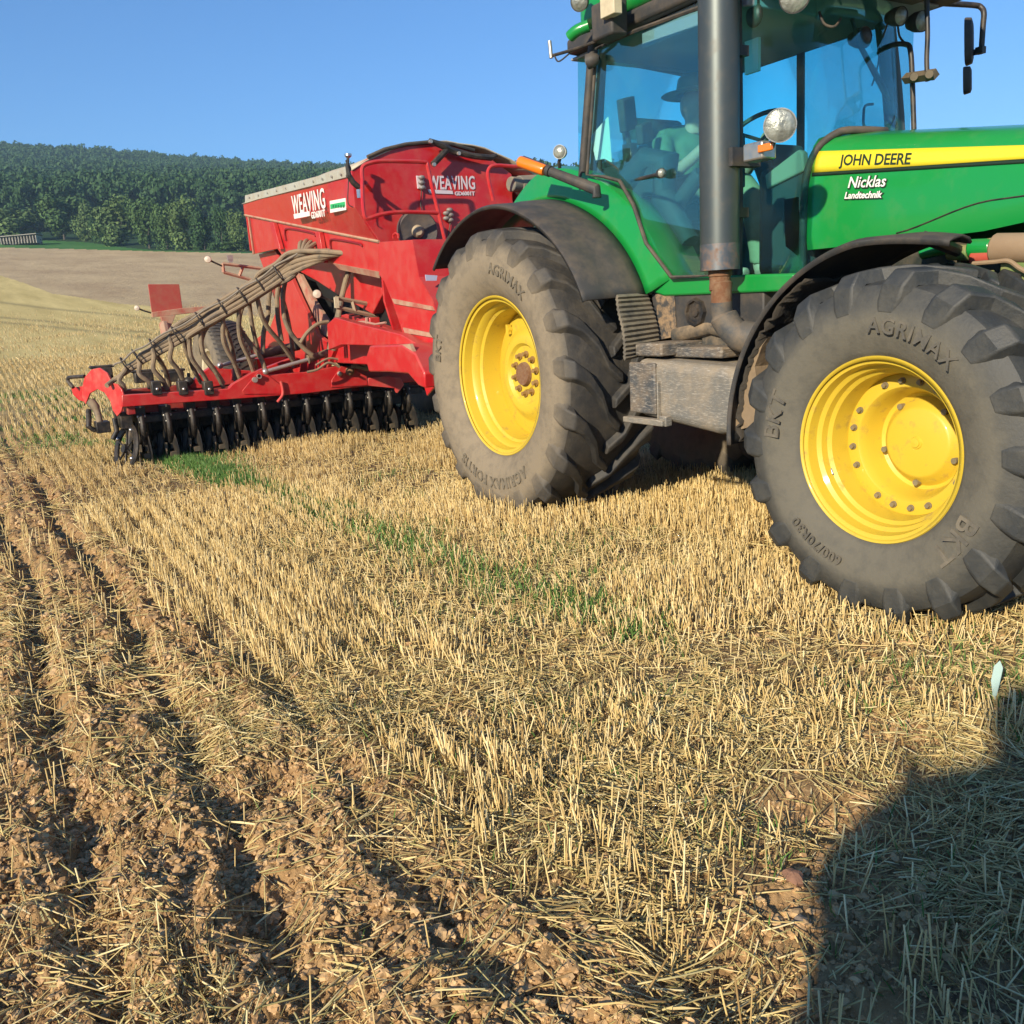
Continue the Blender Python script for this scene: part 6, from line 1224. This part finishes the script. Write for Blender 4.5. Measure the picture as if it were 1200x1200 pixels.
# ================================================================== people, small things
def body(parts, name, m, parent, origin, vox=0.012, sm=6):
    mb = MB()
    for p in parts:
        if p[0] == 't': mb.tube(smooth_path(p[1], 4) if len(p[1]) > 2 else p[1], p[2] if not isinstance(p[2], list) else [float(np.interp(i/((len(p[1])-1)*4 if len(p[1]) > 2 else 1), np.linspace(0, 1, len(p[2])), p[2])) for i in range(((len(p[1])-1)*4+1) if len(p[1]) > 2 else 2)], 14)
        else: mb.ball(p[1], p[2], 12, p[3] if len(p) > 3 else (1, 1, 1))
    o = build(name, mb, m, parent, origin=origin)
    r = o.modifiers.new('remesh', 'REMESH'); r.mode = 'VOXEL'; r.voxel_size = vox; r.use_smooth_shade = True
    s = o.modifiers.new('smooth', 'SMOOTH'); s.factor = 0.5; s.iterations = sm
    return o
def hand(base, fwd, side, curl=1.0, s=1.0):
    """palm, four fingers and a thumb from the wrist"""
    base, fwd, side = Vector(base), Vector(fwd).normalized(), Vector(side).normalized(); up = fwd.cross(side).normalized(); out = [('b', base+fwd*0.045*s, 0.042*s, (1, 1, 0.8))]
    for k, L_ in enumerate((0.070, 0.080, 0.075, 0.058)):
        a = base+fwd*0.075*s+side*(-0.030+0.020*k)*s; b = a+(fwd*cos(0.5*curl)-up*sin(0.5*curl))*L_*0.55*s; c = b+(fwd*cos(1.3*curl)-up*sin(1.3*curl))*L_*0.5*s
        out.append(('t', [base+fwd*0.03*s+side*(-0.02+0.014*k)*s, a, b, c], [0.011*s, 0.010*s, 0.009*s, 0.0075*s]))
    a = base+fwd*0.025*s-side*0.03*s; out.append(('t', [a, a-side*0.03*s+fwd*0.02*s, a-side*0.035*s+fwd*0.055*s-up*0.01*s], [0.013*s, 0.011*s, 0.009*s])); return out
def head_parts(c, fwd, s=1.0):
    c, fwd = Vector(c), Vector(fwd).normalized(); side = fwd.cross(Vector((0, 0, 1))).normalized(); u = Vector((0, 0, 1))
    P = [('b', c+u*0.02*s, 0.098*s, (0.98, 0.92, 1.12)), ('b', c+fwd*0.035*s-u*0.05*s, 0.068*s, (1, 0.9, 1.05)), ('t', [c-u*0.16*s-fwd*0.015*s, c-u*0.05*s], [0.062*s, 0.056*s])]
    P += [('t', [c+fwd*0.090*s+u*0.025*s, c+fwd*0.118*s-u*0.012*s], [0.010*s, 0.016*s])]
    for q in (-1, 1): P += [('b', c+side*q*0.092*s-fwd*0.005*s, 0.024*s, (1, 0.5, 1.3)), ('b', c+fwd*0.078*s+side*q*0.032*s+u*0.022*s, 0.017*s)]
    P += [('t', [c+fwd*0.098*s-side*0.022*s-u*0.052*s, c+fwd*0.105*s-u*0.05*s, c+fwd*0.098*s+side*0.022*s-u*0.052*s], [0.008*s]*3), ('b', c+fwd*0.075*s-u*0.095*s, 0.028*s)]
    return P
# driver on the seat, looking ahead, hands on the wheel
PO = (0.55, -0.1, 2.08); HC = Vector((0.665, -0.06, 2.705))
DV = empty('person', PO); tag(DV, 'driver in a broad brimmed olive hat and green shirt sitting in the tractor cab', 'person')
hw = Vector((1.22, -0.26, 2.44)); hl = Vector((1.24, 0.10, 2.46))
parts = head_parts(HC, (1, -0.05, -0.05))+[('t', [(0.50, -0.08, 2.12), (0.55, -0.07, 2.3), (0.60, -0.07, 2.55)], [0.15, 0.15, 0.08])]
parts += [('t', [(0.60, -0.26, 2.48), (0.80, -0.36, 2.28), (1.05, -0.31, 2.40), hw-Vector((0.08, 0, 0))], [0.05, 0.042, 0.036, 0.026])]+hand(hw-Vector((0.09, 0, 0)), (1, 0.1, 0.1), (0, 1, 0.3), 1.0)
parts += [('t', [(0.60, 0.12, 2.48), (0.80, 0.24, 2.28), (1.05, 0.16, 2.40), hl-Vector((0.08, 0, 0))], [0.05, 0.042, 0.036, 0.026])]+hand(hl-Vector((0.09, 0, 0)), (1, -0.1, 0.1), (0, -1, 0.3), 1.0)
for sy in (-1, 1): parts += [('t', [(0.52, -0.08+sy*0.09, 2.13), (0.98, -0.08+sy*0.16, 2.16), (1.12, -0.08+sy*0.16, 1.72), (1.14, -0.08+sy*0.15, 1.62)], [0.09, 0.07, 0.052, 0.045]), ('t', [(1.12, -0.08+sy*0.15, 1.61), (1.32, -0.08+sy*0.16, 1.60)], [0.045, 0.035])]
body(parts, 'body', SKIN, DV, PO, 0.010)
sh = [('t', [(0.49, -0.08, 2.10), (0.52, -0.07, 2.3), (0.58, -0.07, 2.48), (0.60, -0.07, 2.57)], [0.175, 0.18, 0.175, 0.08]), ('t', [(0.57, -0.27, 2.50), (0.58, -0.07, 2.53), (0.57, 0.13, 2.50)], [0.075, 0.09, 0.075]), ('b', (0.52, -0.08, 2.36), 0.20, (0.75, 1.05, 1.0))]
sh += [('t', [(0.58, -0.27, 2.50), (0.72, -0.35, 2.32), (0.84, -0.355, 2.29)], [0.075, 0.062, 0.06]), ('t', [(0.58, 0.13, 2.50), (0.72, 0.23, 2.32), (0.84, 0.235, 2.29)], [0.075, 0.062, 0.06])]
body(sh, 'shirt', OLIVE, DV, PO, 0.014)
tr = [('t', [(0.46, -0.08, 2.12), (0.60, -0.08, 2.14)], [0.17, 0.16])]
for sy in (-1, 1): tr += [('t', [(0.52, -0.08+sy*0.09, 2.13), (0.98, -0.08+sy*0.16, 2.17), (1.12, -0.08+sy*0.16, 1.80), (1.13, -0.08+sy*0.16, 1.66)], [0.105, 0.088, 0.075, 0.07])]
body(tr, 'trousers', KHAKI, DV, PO, 0.014)
mb = MB(); hc = HC+Vector((-0.005, 0, 0.085)); mb.lathe([(-0.005, 0.205), (0.0, 0.212), (0.008, 0.20), (0.004, 0.12), (0.03, 0.112), (0.10, 0.100), (0.125, 0.075), (0.118, 0.03), (0.112, 0)], hc, (0.02, 0, 1), 30); build('hat', mb, OLIVE, DV, origin=PO, fixn=False, solid=0.004)
mb = MB(); mb.lathe([(0.008, 0.116), (0.012, 0.121), (0.036, 0.117), (0.038, 0.112)], hc, (0.02, 0, 1), 30); build('hat_band', mb, mat('pale_band', (0.45, 0.42, 0.28), 0.8), DV, origin=PO, fixn=False)
# the onlooker who stands behind the lens; only the shadow reaches the picture
SO = (5.75, -5.12, 0.0); SO = (SO[0], SO[1], float(ground_z(SO[0], SO[1]))); S = Vector(SO)
ON = empty('person', SO); tag(ON, 'onlooker standing just outside the frame whose shadow falls on the stubble at lower right', 'person')
f = Vector((FW[0], FW[1], 0)).normalized(); sd_ = Vector((f.y, -f.x, 0)); u = Vector((0, 0, 1)); L_ = lambda a, b, c: S+f*a+sd_*b+u*c
parts = head_parts(L_(0.02, 0, 1.66), f)+[('t', [L_(0, 0, 0.95), L_(0, 0, 1.2), L_(0, 0, 1.45)], [0.14, 0.15, 0.08])]
for q in (-1, 1):
    parts += [('t', [L_(0, q*0.17, 1.42), L_(0.05, q*0.36, 1.22), L_(0.10, q*0.26, 1.42)], [0.05, 0.042, 0.03])]+hand(L_(0.11, q*0.25, 1.43), f+u*0.5-sd_*q*0.6, u, 0.6)
    parts += [('t', [L_(0, q*0.12, 0.95), L_(0.02, q*0.20, 0.50), L_(-0.02, q*0.24, 0.06)], [0.10, 0.065, 0.045]), ('t', [L_(-0.05, q*0.24, 0.04), L_(0.16, q*0.26, 0.03)], [0.045, 0.04])]
body(parts, 'body', SKIN, ON, SO, 0.014)
sh = [('b', L_(0, -0.13, 1.20), 0.26, (1, 1, 1.25)), ('b', L_(0, 0.13, 1.20), 0.26, (1, 1, 1.25)), ('t', [L_(0, -0.12, 0.82), L_(0, -0.12, 1.1)], [0.24, 0.25]), ('t', [L_(0, 0.12, 0.82), L_(0, 0.12, 1.1)], [0.24, 0.25]), ('t', [L_(0, 0, 0.82), L_(0, 0, 1.1), L_(0, 0, 1.36), L_(0, 0, 1.52)], [0.26, 0.24, 0.24, 0.10]), ('t', [L_(0, -0.22, 1.42), L_(0, 0, 1.46), L_(0, 0.22, 1.42)], [0.08, 0.09, 0.08])]
for q in (-1, 1): sh += [('t', [L_(0, q*0.20, 1.42), L_(0.03, q*0.33, 1.27), L_(0.07, q*0.34, 1.25), L_(0.10, q*0.27, 1.38)], [0.12, 0.115, 0.10, 0.06])]
body(sh, 'coat', DENIM, ON, SO, 0.018)  # unseen coat, made broad to widen the cast shadow
tr = [('t', [L_(0, 0, 0.97), L_(0, 0, 0.82)], [0.17, 0.16])]
for q in (-1, 1): tr += [('t', [L_(0, q*0.12, 0.90), L_(0.02, q*0.20, 0.50), L_(-0.02, q*0.24, 0.10)], [0.14, 0.10, 0.085])]
body(tr, 'trousers', DENIM, ON, SO, 0.018)
mb = MB(); mb.ball(L_(-0.01, 0, 1.72), 0.108, 10, (1, 1, 0.9)); build('hair', mb, mat('brown_hair', (0.05, 0.03, 0.02), 0.7), ON, origin=SO)
# a pale torn leaf caught in the stubble under the front wheel
p = at(1167, 790, z=0.12); q = [Vector(p)+Vector(v_) for v_ in ((0, 0, -0.12), (-0.016, 0, -0.03), (-0.006, -0.004, 0.03), (0.012, -0.004, 0.055), (0.022, 0, 0.03), (0.014, 0, -0.03))]
mb = MB(); mb.prism(q, (0.001, 0.002, 0)); tag(build('leaf', mb, mat('pale_leaf', (0.42, 0.58, 0.55), 0.5), None, origin=p), 'pale bluish torn leaf standing upright in the stubble below the front tyre', 'leaf')
# a few stones and bigger clods near the lower right
for i, (u, v, r, lb) in enumerate(((930, 1043, 0.024, 'reddish brown stone beside the pressed footprint, larger of the two stones'), (941, 1086, 0.017, 'small grey brown stone just below the larger reddish stone'))):
    p = at(u, v, z=0.0); p.z = float(ground_z(p.x, p.y))+r*0.4; mb = MB(); mb.ball((p.x, p.y, p.z), r, 8, (1.2, 0.9, 0.75)); mb.v = [(x+0.15*r*sin(9*y/r+i), y+0.12*r*sin(7*z/r), z+0.1*r*sin(5*x/r)) for x, y, z in mb.v]
    tag(build('stone', mb, mat('stone_%s' % ('a' if i else 'b'), (0.25, 0.13, 0.08) if i == 0 else (0.22, 0.18, 0.14), 0.9, bump=0.5, bscale=60), None, origin=p), lb, 'stone', 'stones on the bare soil')
# thin evening air: pale, even haze round the whole scene
mb = MB(); mb.box2((CAM[0]-950, CAM[1]-950, -3), (CAM[0]+950, CAM[1]+950, 175)); hz = build('haze', mb, None if False else mat('haze_air', (1, 1, 1)), None); m = MATS['haze_air']; m.node_tree.nodes.clear()
o_ = m.node_tree.nodes.new('ShaderNodeOutputMaterial'); v_ = m.node_tree.nodes.new('ShaderNodeVolumePrincipled'); v_.inputs['Color'].default_value = (0.50, 0.76, 1.0, 1); v_.inputs['Density'].default_value = 0.0005; v_.inputs['Anisotropy'].default_value = 0.0
m.node_tree.links.new(v_.outputs[0], o_.inputs['Volume']); tag(hz, kind='stuff')
